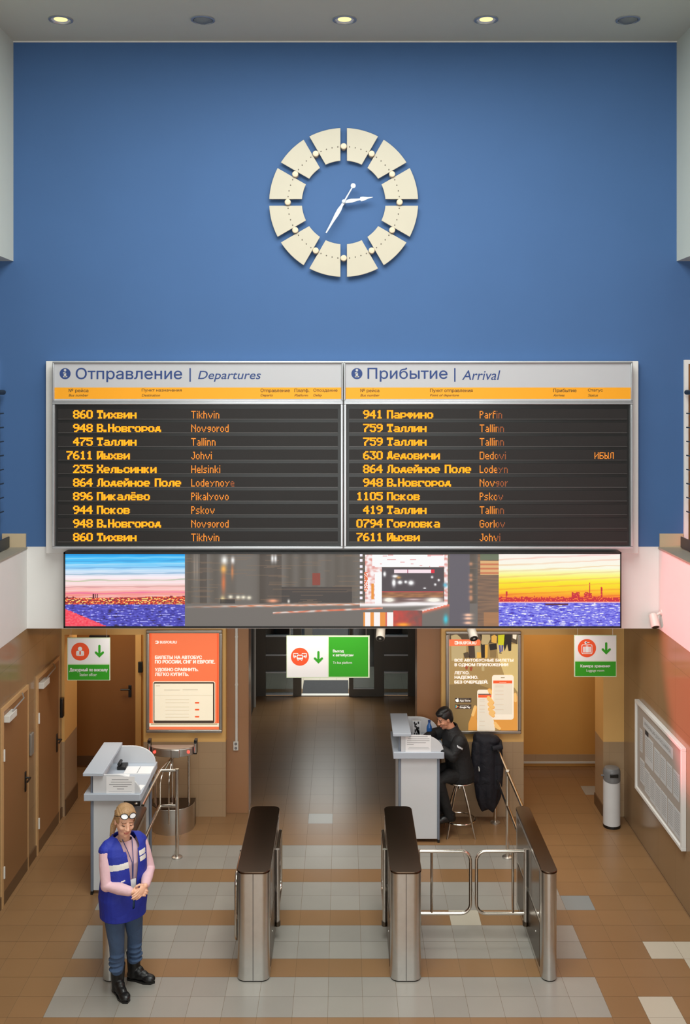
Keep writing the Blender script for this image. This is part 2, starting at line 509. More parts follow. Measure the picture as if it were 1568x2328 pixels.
v += [(-6.4, -3, -0.2), (6.5, -3, -0.2), (6.5, 20.1, -0.2), (-6.4, 20.1, -0.2)]; f.append((b0 + 7, b0 + 6, b0 + 5, b0 + 4)); mi.append(4); tint.append(0.2)
me.from_pydata(v, [], f)
for n_ in ('tile_tan', 'tile_grey', 'tile_blue_grey', 'tile_pale', 'grout'): me.materials.append(M[n_])
me.polygons.foreach_set('material_index', mi)
a_ = me.attributes.new('tint', 'FLOAT', 'FACE'); a_.data.foreach_set('value', tint)
tag(link_mesh('floor', me), 'tan tiled floor with grey tile bands', None, None, 'structure')

struct('ceiling', MB().box(-6.3, 6.3, SKY_EDGE, YB, ZC, ZC + 0.7).box(-6.3, UL, -2.2, SKY_EDGE, ZC, ZC + 0.7).box(UR, 6.3, -2.2, SKY_EDGE, ZC, ZC + 0.7).box(-6.3, 6.3, -2.2, YB, ZC + 0.55, ZC + 0.7), 'ceiling_paint')
struct('trim_1', MB().box(UL, UR, YB - 0.012, YB, ZC - 0.012, ZC), 'white_paint')
struct('wall_back', MB().box(-6.3, 6.3, YB, YB + 0.25, ZBLUE, ZC + 0.2), 'blue_paint', 'blue painted upper wall behind the clock')
struct('trim_2', MB().box(XL, XR, YB - 0.004, YB + 0.25, ZBAND, ZBLUE + 0.004), 'white_paint', 'white band behind the video screen')
struct('wall_left_upper', MB().box(UL - 0.35, UL, -2.2, YB, ZB, ZC), 'upper_white')
struct('wall_right_upper', MB().box(UR, UR + 0.35, -2.2, YB, ZB, ZC), 'upper_white')
# galleries: slab edge (parapet), floor, soffit, outer wall
for sd, xf, nm in ((-1, XL, 'left'), (1, XR, 'right')):
    struct('trim_3' if sd < 0 else 'trim_4', MB().box(xf, xf + sd * 0.5, -2.2, YB, ZBAND, ZBLUE - 0.02), 'white_paint', 'white gallery edge on the %s' % nm)
    struct('trim_5' if sd < 0 else 'trim_6', MB().box(xf - sd * 0.006, xf + sd * 0.30, -2.2, YB - 0.002, ZBLUE - 0.02, ZBLUE), 'coping', 'grey coping on the %s gallery edge' % nm)
    struct('floor_gallery_' + nm, MB().box(xf + sd * 0.30, sd * 6.3, -2.2, YB, ZBAND, ZBLUE - 0.03), 'gallery_dark')
    struct('baseboard_gallery_' + nm, MB().box(xf + sd * 0.008, xf + sd * 0.27, YB - 0.02, YB, ZBLUE, ZBLUE + 0.15), 'beige_tile')
    struct('ceiling_gallery_' + nm, MB().box(xf + sd * 0.5, sd * 6.3, -2.2, YB, ZB, ZB + 0.15), 'ceiling_paint')
    struct('wall_gallery_' + nm, MB().box(sd * 6.3, sd * 6.45, -2.2, YB, 0, ZC), 'white_paint')
    # gallery door beside the railing
    x0 = 3.755 if sd > 0 else -3.80
    d0 = MB().box(x0, x0 + sd * 0.045, YB - 0.03, YB, ZBLUE, 5.585).box(x0 + sd * 0.9, x0 + sd * 0.945, YB - 0.03, YB, ZBLUE, 5.585).box(x0, x0 + sd * 0.945, YB - 0.03, YB, 5.585, 5.63)
    dr = struct('door_5' if sd < 0 else 'door_6', d0, 'white_paint', 'gallery door at the far %s' % nm)
    MB().box(x0 + sd * 0.045, x0 + sd * 0.9, YB - 0.018, YB, ZBLUE, 5.585).build('door_leaf', 'door_brown', dr)
    MB().tube([(x0 + sd * 0.12, YB - 0.02, 4.6), (x0 + sd * 0.12, YB - 0.06, 4.6), (x0 + sd * 0.23, YB - 0.06, 4.6)], 0.01).build('door_handle', 'black_plastic', dr)
struct('wall_front', MB().box(-6.3, 6.3, -2.4, -2.2, 0, ZC + 0.2), 'white_paint')
struct('wall_left', MB().box(XL - 0.2, XL, -2.2, YW + 0.0, 0, ZBAND), 'side_tile', 'brown tiled lower wall on the left')
struct('wall_right', MB().box(XR, XR + 0.2, -2.2, YW + 0.0, 0, ZBAND), 'side_tile', 'brown tiled lower wall on the right')
struct('baseboard_left', MB().box(XL, XL + 0.012, -2.2, YW, 0, 0.12), 'skirting')
struct('baseboard_right', MB().box(XR - 0.006, XR, -2.2, YW, 0, 0.004), 'skirting')
# slab over the lower back zone, back wall of the side rooms, corridor
struct('ceiling_lower', MB().box(-6.3, 6.3, YB, 20.0, ZBAND, ZBAND + 0.2), 'ceiling_paint')
YR = 14.5
PXW = lambda x: PX(x, YW)
PXP = lambda x: PX(x, YP)
ZL = PZ(1443, YW)             # lintel underside of the two side openings
ZWN = 0.93                    # top of the tiled dado
LO0, LO1 = PXW(146.5), PXW(326)     # left opening
RO0, RO1 = PXW(1190), PXW(1371)     # right opening
P0, P1 = PXW(513), PXW(1003)        # ends of the yellow fronts towards the corridor
C0, C1 = PXP(565), PXP(947.5)       # corridor mouth between the brown piers
def front(nm, x0, x1, y0, y1, lab):
    struct('wall_' + nm, MB().box(x0, x1, y0, y1, 0, ZWN, 1).box(x0, x1, y0, y1, ZWN, ZBAND, 0), ['yellow_paint', 'wainscot_tile'], lab)
front('back_far_left', XL, LO0, YW, YW + 0.60, 'narrow yellow jamb at the left corner')
front('back_left', LO1, P0, YW, YW + 0.45, 'yellow wall with tiled dado under the orange poster')
front('back_right', P1, RO0, YW, YW + 0.45, 'yellow wall with tiled dado under the phone poster')
front('back_far_right', RO1, XR, YW, YW + 0.42, 'yellow pier beside the white bin')
struct('trim_7', MB().box(LO0, LO1, YW, YW + 0.3, ZL, ZBAND).box(RO0, RO1, YW, YW + 0.3, ZL, ZBAND), 'yellow_paint', 'yellow lintels over the two side openings')
struct('wall_pier_left', MB().box(P0, C0, YP, YP + 0.33, 0, ZBAND), 'pier_tile', 'brown tiled pier left of the corridor')
struct('wall_pier_right', MB().box(C1, P1, YP, YP + 0.33, 0, ZBAND), 'pier_tile', 'brown tiled pier right of the corridor')
struct('baseboard_left_jamb', MB().box(LO0 - 0.002, LO0 + 0.012, YW + 0.02, YW + 0.60, 0, 0.2).box(RO1 - 0.012, RO1, YW + 0.02, YW + 0.42, 0, 0.14), 'skirting')
# side rooms
struct('wall_room_left', MB().box(-6.3, C0 - 0.55, YR, YR + 0.15, 0, ZBAND), 'room_yellow', 'ochre wall at the back of the left opening')
struct('wall_room_right', MB().box(C1 + 0.5, 6.3, YR, YR + 0.15, 0, ZBAND), 'room_yellow', 'ochre wall at the back of the right opening')
struct('baseboard_room_right', MB().box(C1 + 0.5, 6.3, YR - 0.012, YR, 0.06, 0.17, 0).box(C1 + 0.5, 6.3, YR - 0.03, YR, 0.05, 0.075, 1), ['wainscot_tile', 'light_plastic'])
struct('wall_room_side', MB().box(-6.3, -6.15, YW, YR, 0, ZBAND).box(6.15, 6.3, YW, YR, 0, ZBAND).box(-6.3, XL - 0.1, YW - 0.1, YW, 0, ZBAND).box(XR + 0.1, 6.3, YW - 0.1, YW, 0, ZBAND), 'room_yellow')
YE = 17.83
CL, CR = -1.52, 1.25
struct('wall_corridor_left', MB().box(CL - 0.15, CL, YP + 0.33, YE + 0.1, 0, ZBAND).box(CL - 0.15, P0, YP + 0.15, YP + 0.33, 0, ZBAND), 'pier_tile')
struct('wall_corridor_right', MB().box(CR, CR + 0.15, YP + 0.33, YE + 0.1, 0, ZBAND).box(P1, CR + 0.15, YP + 0.15, YP + 0.33, 0, ZBAND), 'pier_tile')
struct('wall_vestibule', MB().box(CL - 0.15, CL, YE + 0.1, 19.9, 0, ZBAND).box(CR, CR + 0.15, YE + 0.1, 19.9, 0, ZBAND), 'gallery_dark')
struct('floor_outside', MB().box(-30, 30, 20.1, 60, -0.2, -0.01), 'asphalt', 'pale paving outside the entrance')

# glazed entrance: two side lights and a double door, dark metal bars
XE = lambda x: PX(x, YE)
def bars(mb, x0, x1, yd, rows, fr=0.05, dep=0.06):
    mb.box(x0, x0 + fr, yd, yd + dep, 0, 2.55); mb.box(x1 - fr, x1, yd, yd + dep, 0, 2.55)
    for z0, z1 in rows: mb.box(x0, x1, yd, yd + dep, z0, z1)
e = struct('window_1', MB().box(CL, XE(604), YE, YE + 0.08, 0, ZBAND).box(XE(666), XE(685), YE, YE + 0.08, 0, ZBAND).box(XE(868), XE(873), YE, YE + 0.08, 0, ZBAND).box(XE(927), CR, YE, YE + 0.08, 0, ZBAND)
           .box(CL, CR, YE, YE + 0.08, 2.3, ZBAND), 'entrance_frame', 'dark framed glazed entrance at the corridor end')
for (a, b) in ((604, 666), (873, 927)):
    q = MB()
    for yy in (1446, 1489, 1528.5, 1578): q.box(XE(a), XE(b), YE - 0.01, YE + 0.05, PZ(yy + 1.7, YE), PZ(yy - 1.7, YE))
    q.build('glazing_bar', 'aluminium', e)
    q = MB()
    for y0, y1 in ((1492, 1526), (1448, 1487)): q.box(XE(a), XE(b), YE + 0.02, YE + 0.04, PZ(y1, YE), PZ(y0, YE))
    q.build('dark_panel', 'entrance_frame', e)
    MB().box(XE(a), XE(b), YE + 0.028, YE + 0.034, 0.05, 2.3).build('pane', 'pane', e)
dl = struct('door_4', MB().box(XE(793), XE(868), YE - 0.03, YE + 0.02, 0.005, 0.10).box(XE(793), XE(803), YE - 0.03, YE + 0.02, 0.1, 2.28).box(XE(850), XE(868), YE - 0.03, YE + 0.02, 0.1, 2.28).box(XE(803), XE(850), YE - 0.03, YE + 0.02, 0.1, 0.135).box(XE(803), XE(850), YE - 0.03, YE + 0.02, 2.2, 2.28), 'entrance_frame', 'closed leaf of the dark glazed entrance door')
MB().box(XE(803), XE(850), YE - 0.008, YE - 0.002, 0.135, 2.2).build('pane', 'pane', dl)
MB().box(XE(803), XE(850), YE - 0.034, YE - 0.03, 0.135, 0.15).build('kick_bar', 'aluminium', dl)
MB().tube([(XE(797), YE - 0.03, 0.9), (XE(797), YE - 0.08, 0.9), (XE(797), YE - 0.08, 1.3), (XE(797), YE - 0.03, 1.3)], 0.012).build('pull_handle', 'chrome', dl)
struct('trim_8', MB().box(XE(685), XE(793), YE - 0.02, YE + 0.10, 0, 0.02), 'light_plastic', 'pale threshold under the open entrance door')
YO = 19.75
o2 = struct('window_2', MB().box(CL, CL + 0.12, YO, YO + 0.08, 0, 2.6).box(CR - 0.12, CR, YO, YO + 0.08, 0, 2.6).box(-0.75, -0.6, YO, YO + 0.08, 0, 2.6).box(0.45, 0.6, YO, YO + 0.08, 0, 2.6).box(CL, CR, YO, YO + 0.08, 2.3, 2.66).box(CL, -0.6, YO, YO + 0.08, 0, 0.1).box(0.45, CR, YO, YO + 0.08, 0, 0.1).box(CL, -0.6, YO, YO + 0.08, 0.9, 0.97).box(0.45, CR, YO, YO + 0.08, 0.9, 0.97), 'entrance_frame', 'outer glazed front beyond the vestibule')
MB().box(CL, CR, YO + 0.03, YO + 0.036, 0.1, 2.3).build('pane', 'pane', o2)
tag(MB().box(XE(686), XE(792), YE + 0.12, YE + 0.95, 0.002, 0.014).build('door_mat', 'mat_dark'), 'dark mat behind the open entrance door', 'mat')
# a half open glass leaf on the left corridor wall
dg_ = struct('door_7', MB().box(CL, CL + 0.05, 16.3, 16.36, 0, 2.1).box(CL, CL + 0.05, 17.2, 17.26, 0, 2.1).box(CL, CL + 0.05, 16.3, 17.26, 2.04, 2.1), 'light_plastic', 'side door in the left corridor wall')
MB().box(CL, CL + 0.02, 16.36, 17.2, 0.005, 2.04).build('door_leaf', 'dark_metal', dg_)

# ---- doors in the lower left wall
def side_door(n, y0, y1, z1, label):
    d = struct('door_%d' % n, MB().box(XL, XL + 0.02, y0, y0 + 0.05, 0, z1 - 0.045).box(XL, XL + 0.02, y1 - 0.02, y1, 0, z1 - 0.045).box(XL, XL + 0.02, y0, y1, z1 - 0.045, z1), 'door_frame', label)
    MB().box(XL, XL + 0.014, y0 + 0.05, y1 - 0.02, 0.006, z1 - 0.045).build('door_leaf', 'door_side', d)
    MB().box(XL, XL + 0.016, y0 + 0.05, y1 - 0.02, 0.006, 0.14).build('kick_plate', 'skirting', d)
    for z in (0.35, 1.55): MB().tube([(XL + 0.024, y0 + 0.045, z - 0.06), (XL + 0.024, y0 + 0.045, z + 0.06)], 0.011).build('hinge', 'light_plastic', d)
    c = MB().box(XL + 0.014, XL + 0.075, y0 + 0.06, y0 + 0.30, z1 - 0.16, z1 - 0.09).build('door_closer', 'light_plastic', d, bevel=0.004)
    MB().tube([(XL + 0.06, y0 + 0.2, z1 - 0.08), (XL + 0.10, y0 + 0.45, z1 - 0.02), (XL + 0.03, y0 + 0.62, z1 - 0.02)], 0.008, 6).build('closer_arm', 'aluminium', c)
    h = MB().box(XL + 0.014, XL + 0.024, y1 - 0.13, y1 - 0.09, 0.90, 1.12).build('handle_plate', 'black_plastic', d, bevel=0.004)
    MB().tube([(XL + 0.02, y1 - 0.11, 1.05), (XL + 0.07, y1 - 0.11, 1.05), (XL + 0.075, y1 - 0.23, 1.05)], 0.011, 8).build('lever', 'black_plastic', h)
side_door(1, 10.50, 11.38, 2.04, 'nearer brown door in the left wall')
side_door(2, 11.70, 12.62, 2.04, 'further brown door in the left wall')
tag(MB().box(XL, XL + 0.025, 11.46, 11.56, 1.22, 1.46).build('card_reader', 'grey_plastic', bevel=0.006), 'grey card reader on the left wall between the two brown doors', 'card reader')
tag(MB().box(XL, XL + 0.05, 12.64, 12.72, 1.27, 1.50).build('intercom', 'black_plastic', bevel=0.006), 'black intercom in the left corner beside the further brown door', 'intercom')
# door at the back of the left opening
PD = lambda x: PX(x, YR)
d3 = struct('door_3', MB().box(PD(150), PD(163), YR - 0.04, YR, 0, 2.06).box(PD(309), PD(322), YR - 0.04, YR, 0, 2.06).box(PD(150), PD(322), YR - 0.04, YR, 2.06, 2.12), 'yellow_paint', 'brown door at the back of the left opening')
MB().box(PD(163), PD(309), YR - 0.03, YR, 0.005, 2.06).build('door_leaf', 'door_brown', d3)
MB().box(PD(164), PD(308), YR - 0.036, YR - 0.03, 0.02, 0.16).build('kick_plate', 'skirting', d3)
h = MB().box(PD(293), PD(300), YR - 0.042, YR - 0.03, PZ(1583, YR), PZ(1556, YR)).build('handle_plate', 'black_plastic', d3, bevel=0.004)
MB().tube([(PD(297), YR - 0.04, PZ(1564, YR)), (PD(297), YR - 0.085, PZ(1564, YR)), (PD(277), YR - 0.09, PZ(1564, YR))], 0.012, 8).build('lever', 'black_plastic', h)
MB().box(PD(206), PD(250), YR - 0.09, YR - 0.03, PZ(1452, YR), PZ(1442, YR)).build('door_closer', 'dark_metal', d3, bevel=0.004)
tag(MB().box(PD(316), PD(326), YR - 0.075, YR - 0.04, PZ(1526, YR), PZ(1502, YR)).build('door_intercom', 'black_plastic', bevel=0.005), 'small black intercom on the frame of the back door', 'intercom')
# conduit and socket on the left brown pier
cd = thing('cable_trunking', (PXP(537.5), YP, 1.3), 'white vertical cable trunking on the brown pier left of the corridor', 'trunking')
MB().box(PXP(535), PXP(540.5), YP - 0.02, YP, PZ(1686, YP), ZBAND - 0.02).build('trunking_cover', 'light_plastic', cd, bevel=0.002)
for z in (1.6, 2.2): MB().box(PXP(534.4), PXP(541.1), YP - 0.022, YP, z, z + 0.02).build('clip', 'light_plastic', cd)
sk = thing('wall_socket', (PXP(536.5), YP, PZ(1695, YP)), 'white double wall socket at the foot of the trunking', 'socket')
MB().box(PXP(530.5), PXP(542), YP - 0.025, YP, PZ(1705, YP), PZ(1685, YP)).build('socket_plate', 'light_plastic', sk, bevel=0.004)
for yy in (1690, 1699.5):
    MB().lathe([(0.018, -0.026), (0.018, -0.02)], (PXP(536.3), YP, PZ(yy, YP)), 14, axis='y').build('socket_outlet', 'ink_grey', sk)

# ---------------------------------------------------------------- ceiling lights
def downlight(lit, x, label, proto={}):
    if lit not in proto:
        o = thing('ceiling_downlight', (x, 10.70, ZC), label, 'ceiling light', 'downlights in the ceiling')
        c = (x, 10.70, ZC)
        MB().lathe([(0.125, 0), (0.125, -0.012), (0.105, -0.016), (0.098, -0.004)], c, 32, cap=False).build('trim_ring', 'aluminium', o)
        MB().lathe([(0.098, -0.005), (0.09, -0.003), (0.07, -0.0015)], c, 32, cap=False).build('reflector', 'lens_off' if not lit else 'lens_white', o)
        MB().lathe([(0.07, -0.002), (0.03, -0.006), (0.001, -0.007)], c, 24, cap=False).build('bulb', 'lens_lit' if lit else 'lens_off', o)
        if not lit:
            MB().lathe([(0.1, -0.014), (0.06, -0.035), (0.001, -0.04)], c, 9, cap=False).build('facet_lens', 'lens_off', o)
        proto[lit] = o
        if lit:
            pl = bpy.data.lights.new('downlight_glow', 'SPOT'); pl.energy = 1.5; pl.color = (1, 0.86, 0.55); pl.spot_size = R(70); pl.spot_blend = 1; pl.shadow_soft_size = 0.05
            lo = bpy.data.objects.new('lamp_light', pl); COL.objects.link(lo); lo.parent = o; lo.location = (0, 0, -0.05)
        return o
    o = copy_tree(proto[lit]); o.location.x = x; o['label'] = label
    return o
for x, lit, lab in ((PX(138, 10.7), 1, 'lit round downlight at the left end of the ceiling row'), (PX(461, 10.7), 0, 'unlit round downlight second from the left in the ceiling row'),
                    (PX(783, 10.7), 1, 'lit round downlight in the middle of the ceiling row'), (PX(1105, 10.7), 1, 'lit round downlight second from the right in the ceiling row'),
                    (PX(1427, 10.7), 0, 'unlit round downlight at the right end of the ceiling row')):
    downlight(lit, x, lab)

# ---------------------------------------------------------------- clock
YK = YB - 0.07
kx, kz = PX(781, YK), PZ(460, YK)
S = YK / FPX
ck = thing('wall_clock', (kx, YB, kz), 'large wall clock of twelve cream plates in a ring on the blue wall', 'clock')
def plate_outline(k):
    a0, a1 = R(30 * k), R(30 * k + 30); g = 7.3
    def edge(a, r, sgn):
        off = math.sqrt(max(0, r * r - g * g))
        rx, rz = math.sin(a), math.cos(a)
        return (rx * off + sgn * g * math.cos(a), rz * off - sgn * g * math.sin(a))
    def arc(r):
        d = math.asin(g / r); return [(r * math.sin(a0 + d + (a1 - a0 - 2 * d) * i / 8), r * math.cos(a0 + d + (a1 - a0 - 2 * d) * i / 8)) for i in range(9)]
    return arc(169.5) + arc(95)[::-1]
fnk = lambda a, b, d: Vector((kx + a * S, d, kz + b * S))
for k in range(12):
    p = plate_outline(k)
    mb = MB().prism(p, fnk, YB - 0.045, YB - 0.065)
    for q in range(4):
        a = R(30 * k + 6 + 6 * q); mb.ball((kx + 127 * S * math.sin(a), YB - 0.066, kz + 127 * S * math.cos(a)), (0.0085, 0.004, 0.0085), m=1, n=8)
    mb.build('hour_plate', ['clock_plate', 'rivet'], ck, bevel=0.008)
    a = R(30 * k)
    c = (kx + 127 * S * math.sin(a), YB, kz + 127 * S * math.cos(a))
    MB().lathe([(0.034, 0.0), (0.034, -0.085), (0.028, -0.092), (0.001, -0.094)], c, 20, axis='y').build('hour_stud', 'stud', ck)
    MB().lathe([(0.02, 0.0), (0.02, -0.05)], (kx + 150 * S * math.sin(R(30 * k + 15)), YB, kz + 150 * S * math.cos(R(30 * k + 15))), 12, axis='y').build('stand_off', 'dark_metal', ck)
def hand(poly, d0, d1, nm):
    return MB().prism([(a - 781, 460 - b) for a, b in poly], fnk, d0, d1).build(nm, 'clock_hand', ck, bevel=0.003)
def along(p0, p1, prof):
    dx, dy = p1[0] - p0[0], p1[1] - p0[1]; L = math.hypot(dx, dy); ux, uy = dx / L, dy / L
    lft = [(p0[0] + ux * t * L - uy * w_, p0[1] + uy * t * L + ux * w_) for t, w_ in prof]
    rgt = [(p0[0] + ux * t * L + uy * w_, p0[1] + uy * t * L - ux * w_) for t, w_ in prof]
    return lft + rgt[::-1]
hand(along((802.5, 424.5), (741, 531.5), [(0, 1.4), (0.3, 1.8), (0.36, 3), (0.42, 3), (0.5, 4.6), (0.6, 4.6), (0.75, 3.0), (1, 1.6)]), YB - 0.115, YB - 0.125, 'minute_hand')
hand(along((778, 461), (847, 449.5), [(0, 2), (0.1, 3.6), (0.3, 4.6), (0.5, 2.6), (0.58, 2.2), (0.6, 5.2), (0.68, 5), (0.85, 2), (1, 0.8)]), YB - 0.095, YB - 0.105, 'hour_hand')
MB().lathe([(0.02, 0), (0.02, -0.135), (0.012, -0.14), (0.001, -0.14)], (kx, YB, kz), 18, axis='y').build('hub', 'clock_hand', ck)
MB().lathe([(0.027, -0.112), (0.027, -0.128), (0.001, -0.13)], (kx + 21.5 * S, YB, kz + 35.5 * S), 18, axis='y').build('counterweight', 'clock_hand', ck)

# ---------------------------------------------------------------- information boards
YM = YB - 0.06
tag(MB().box(PX(104, YM), PX(1451, YM), YM, YB, PZ(1259, YM), PZ(821, YM)).build('mounting_panel', 'white_paint', bevel=0.006), 'white mounting panel behind the two information boards on the blue wall', 'panel')
YD = YB - 0.18
FONT = {}
def G(s):
    for ln in s.strip().split('\n'):
        k, w_, r_ = ln.split(); FONT[k] = (int(w_), [int(h_, 16) for h_ in r_.split(',')])
G('''0 5 0E,11,11,11,11,11,0E
1 5 04,0C,04,04,04,04,0E
2 5 0E,11,01,02,04,08,1F
3 5 1F,02,04,02,01,11,0E
4 5 02,06,0A,12,1F,02,02
5 5 1F,10,1E,01,01,11,0E
6 5 06,08,10,1E,11,11,0E
7 5 1F,01,02,04,08,08,08
8 5 0E,11,11,0E,11,11,0E
9 5 0E,11,11,0F,01,02,0C
Т 5 1F,15,04,04,04,04,0E
В 5 1E,11,11,1E,11,11,1E
Н 5 11,11,11,1F,11,11,11
Й 5 15,11,13,13,15,19,11
Х 5 11,11,0A,04,0A,11,11
Л 5 07,09,09,09,09,09,11
П 5 1F,11,11,11,11,11,11
Д 5 06,0A,0A,0A,0A,1F,11
Г 5 1F,11,10,10,10,10,18
Б 5 1F,10,10,1E,11,11,1E
Ы 5 11,11,11,1D,13,13,1D
И 5 11,11,13,15,19,11,11
и 5 00,00,11,13,15,19,11
х 5 00,00,11,0A,04,0A,11
в 5 00,00,1E,11,1E,11,1E
н 5 00,00,11,11,1F,11,11
о 5 00,00,0E,11,11,11,0E
г 5 00,00,1F,11,10,10,18
р 5 00,00,1E,11,11,1E,10
д 5 00,00,06,0A,0A,1F,11
а 5 00,00,0E,01,0F,11,0F
л 5 00,00,07,09,09,09,11
ы 5 00,00,11,11,1D,13,1D
е 5 00,00,0E,11,1F,10,0E
ь 5 00,00,10,10,1E,11,1E
с 5 00,00,0E,11,10,11,0E
к 5 00,00,12,14,18,14,12
й 5 0A,04,11,13,15,19,11
ё 5 0A,00,0E,11,1F,10,0E
ч 5 00,00,11,11,0F,01,01
ф 5 00,00,0E,15,15,0E,04
. 3 00,00,00,00,00,06,06
_ 3 00,00,00,00,00,00,00
T 5 1F,04,04,04,04,04,04
i 1 01,00,01,01,01,01,01
k 4 08,08,09,0A,0C,0A,09
h 4 08,08,0E,09,09,09,09
v 5 00,00,11,11,0A,0A,04
n 4 00,00,0E,09,09,09,09
N 5 11,19,15,13,11,11,11
o 4 00,00,06,09,09,09,06
g 4 00,00,07,09,07,01,06
r 3 00,00,05,06,04,04,04
d 4 01,01,07,09,09,09,07
a 4 00,00,06,01,07,09,07
l 1 01,01,01,01,01,01,01
J 4 03,01,01,01,01,09,06
H 5 11,11,11,1F,11,11,11
e 4 00,00,06,09,0F,08,07
s 4 00,00,07,08,06,01,0E
L 4 08,08,08,08,08,08,0F
y 5 00,00,11,0A,04,04,08
P 4 0E,09,09,0E,08,08,08
f 3 03,04,07,04,04,04,04
D 5 1E,11,11,11,11,11,1E
G 5 0E,11,10,17,11,11,0E''')
def led_width(s, cell): return sum((FONT[c][0] + 1) for c in s) * cell
def led(mb, s, x, y, cw, rh, d, m=0, fat=0.0, fade=None, clip=None):
    """dot matrix characters, x = left, y = middle, in rows and columns of the board"""
    top = y - 3.5 * rh
    for c in s:
        w_, rows = FONT[c]
        for r_, bits in enumerate(rows):
            for k in range(w_):
                if bits >> (w_ - 1 - k) & 1:
                    x0 = x + k * cw; x1 = x0 + cw * (0.95 + fat); y0 = top + r_ * rh
                    if clip and x0 > clip: continue
                    mm = m if not fade or x0 < fade else 2
                    gv = -0.10 if fat else 0.05
                    mb.add([(PX(a, d), d, PZ(b, d)) for a, b in ((x0, y0 + rh * (1 - gv)), (x1, y0 + rh * (1 - gv)), (x1, y0 + rh * gv), (x0, y0 + rh * gv))], [(0, 1, 2, 3)], mm)
        x += (w_ + 1) * cw
def info_board(name, x0, x1, label, title, sub, heads, rows, xnum, xname, xlat, fade, clip):
    b = thing(name, (PX((x0 + x1) / 2, YD), YB, PZ(1245, YD)), label, 'information board')
    P_ = lambda x: PX(x, YD); Q_ = lambda y: PZ(y, YD)
    fr = MB()
    def ring(a0, b0, a1, b1, t, d0, d1):
        fr.box(P_(a0), P_(a1), d0, d1, Q_(b0 + t), Q_(b0)); fr.box(P_(a0), P_(a1), d0, d1, Q_(b1), Q_(b1 - t))
        fr.box(P_(a0), P_(a0 + t), d0, d1, Q_(b1 - t), Q_(b0 + t)); fr.box(P_(a1 - t), P_(a1), d0, d1, Q_(b1 - t), Q_(b0 + t))
    ring(x0, 822, x1, 914, 3.6, YD - 0.02, YM); ring(x0, 914, x1, 1247, 5.5, YD - 0.03, YM)
    fr.build('frame', 'aluminium', b, bevel=0.005)
    hp = MB().box(P_(x0 + 3), P_(x1 - 3), YD, YM, Q_(911), Q_(825)).build('header_panel', 'header_panel', b)
    p = Print(YD)
    p.rect(x0 + 4, 881, x1 - 4, 907, 'yellow_strip')
    ix, tx = title[1], title[2]
    p.disc(ix, 849.5, 12.6, 'navy_ink', 1); p.rect(ix - 2.8, 848, ix + 2.6, 856, 'header_panel', 3); p.rect(ix - 4.6, 846.4, ix + 1, 849, 'header_panel', 3); p.rect(ix - 4.6, 855, ix + 5, 857.6, 'header_panel', 3); p.disc(ix, 841.6, 2.9, 'header_panel', 3)
    p.text(title[0], tx[0], tx[1], tx[2], tx[3], 'navy_ink', 2, bold=0.012)
    p.rect(tx[4], 837, tx[4] + 3.2, 868, 'navy_ink', 2)
    p.text(sub[0], sub[1], sub[2], sub[3], sub[4], 'navy_ink', 2, shear=0.22, bold=0.006)
    for t, e_, hx, hw, ew in heads:
        low = 1.6 if any(c in t for c in 'рфц') else 0.0
        p.text(t, hx, 883.6, hx + hw, 892 + low, 'brown_ink', 2, bold=0.022)
        p.text(e_, hx, 895.6, hx + ew, 901.6 + (1.4 if any(c in e_ for c in 'py') else 0), 'brown_ink', 2, shear=0.25, bold=0.022)
    p.build('header_print', hp)
    MB().box(P_(x0 + 5), P_(x1 - 5), YD + 0.01, YM, Q_(1242), Q_(919)).build('display_back', 'black_plastic', b)
    for i, (num, nm, lt) in enumerate(rows):
        yc = 942 + 31 * i
        xa, xb = x0 + 12, x1 - 12
        lm = MB().box(P_(xa), P_(xb), YD + 0.0, YD + 0.012, Q_(yc + 10.5), Q_(yc - 12.5))
        lm.box(P_(xa), P_(xb), YD - 0.006, YD + 0.012, Q_(yc + 11.3), Q_(yc + 10.4), 1)
        mo = lm.build('led_module', ['led_black', 'led_lip'], b)
        q = MB(); d = YD - 0.0012
        cw, rh = 2.53, 2.62
        led(q, num, xnum - led_width(num, cw) + cw, yc, cw, rh, d, 0, 0.78)
        LM = ['led_orange', 'led_thin', 'led_dim']
        q.build('led_number', LM, mo, smooth=0, recalc=False); q = MB()
        xw = xname
        for wd in nm.split():
            led(q, wd, xw, yc, cw, rh, d, 0, 0.78); xw += led_width(wd + '_', cw)
            q.build('led_name', LM, mo, smooth=0, recalc=False); q = MB()
        led(q, lt, xlat, yc + 0.6, 2.13, 2.5, d, 1, 0.0, fade, clip)
        q.build('led_latin_name', LM, mo, smooth=0, recalc=False)
        if i == 3 and name == 'arrivals_board':
            q = MB(); led(q, 'ИБЫЛ', 1351, yc + 0.8, 1.9, 2.2, d, 1); q.build('led_status', LM, mo, smooth=0, recalc=False)
    return b
info_board('departures_board', 120, 779.5, 'left information board of departures with orange led rows', ('Отправление', 148, (172, 836, 414, 869, 430.5)), ('Departures', 450, 843, 593, 868),
           (('№ рейса', 'Bus number', 156, 45, 45), ('Пункт назначения', 'Destination', 322, 91, 42), ('Отправление', 'Departs', 592, 67, 28), ('Платф.', 'Platform', 669, 34, 31), ('Опоздание', 'Delay', 712, 55, 20)),
           (('860', 'Тихвин', 'Tikhvin'), ('948', 'В.Новгород', 'Novgorod'), ('475', 'Таллин', 'Tallinn'), ('7611', 'Йыхви', 'Johvi'), ('235', 'Хельсинки', 'Helsinki'), ('864', 'Лодейное Поле', 'Lodeynoye'),
            ('896', 'Пикалёво', 'Pikalyovo'), ('944', 'Псков', 'Pskov'), ('948', 'В.Новгород', 'Novgorod'), ('860', 'Тихвин', 'Tikhvin')), 209, 220, 434.5, 522, 545)
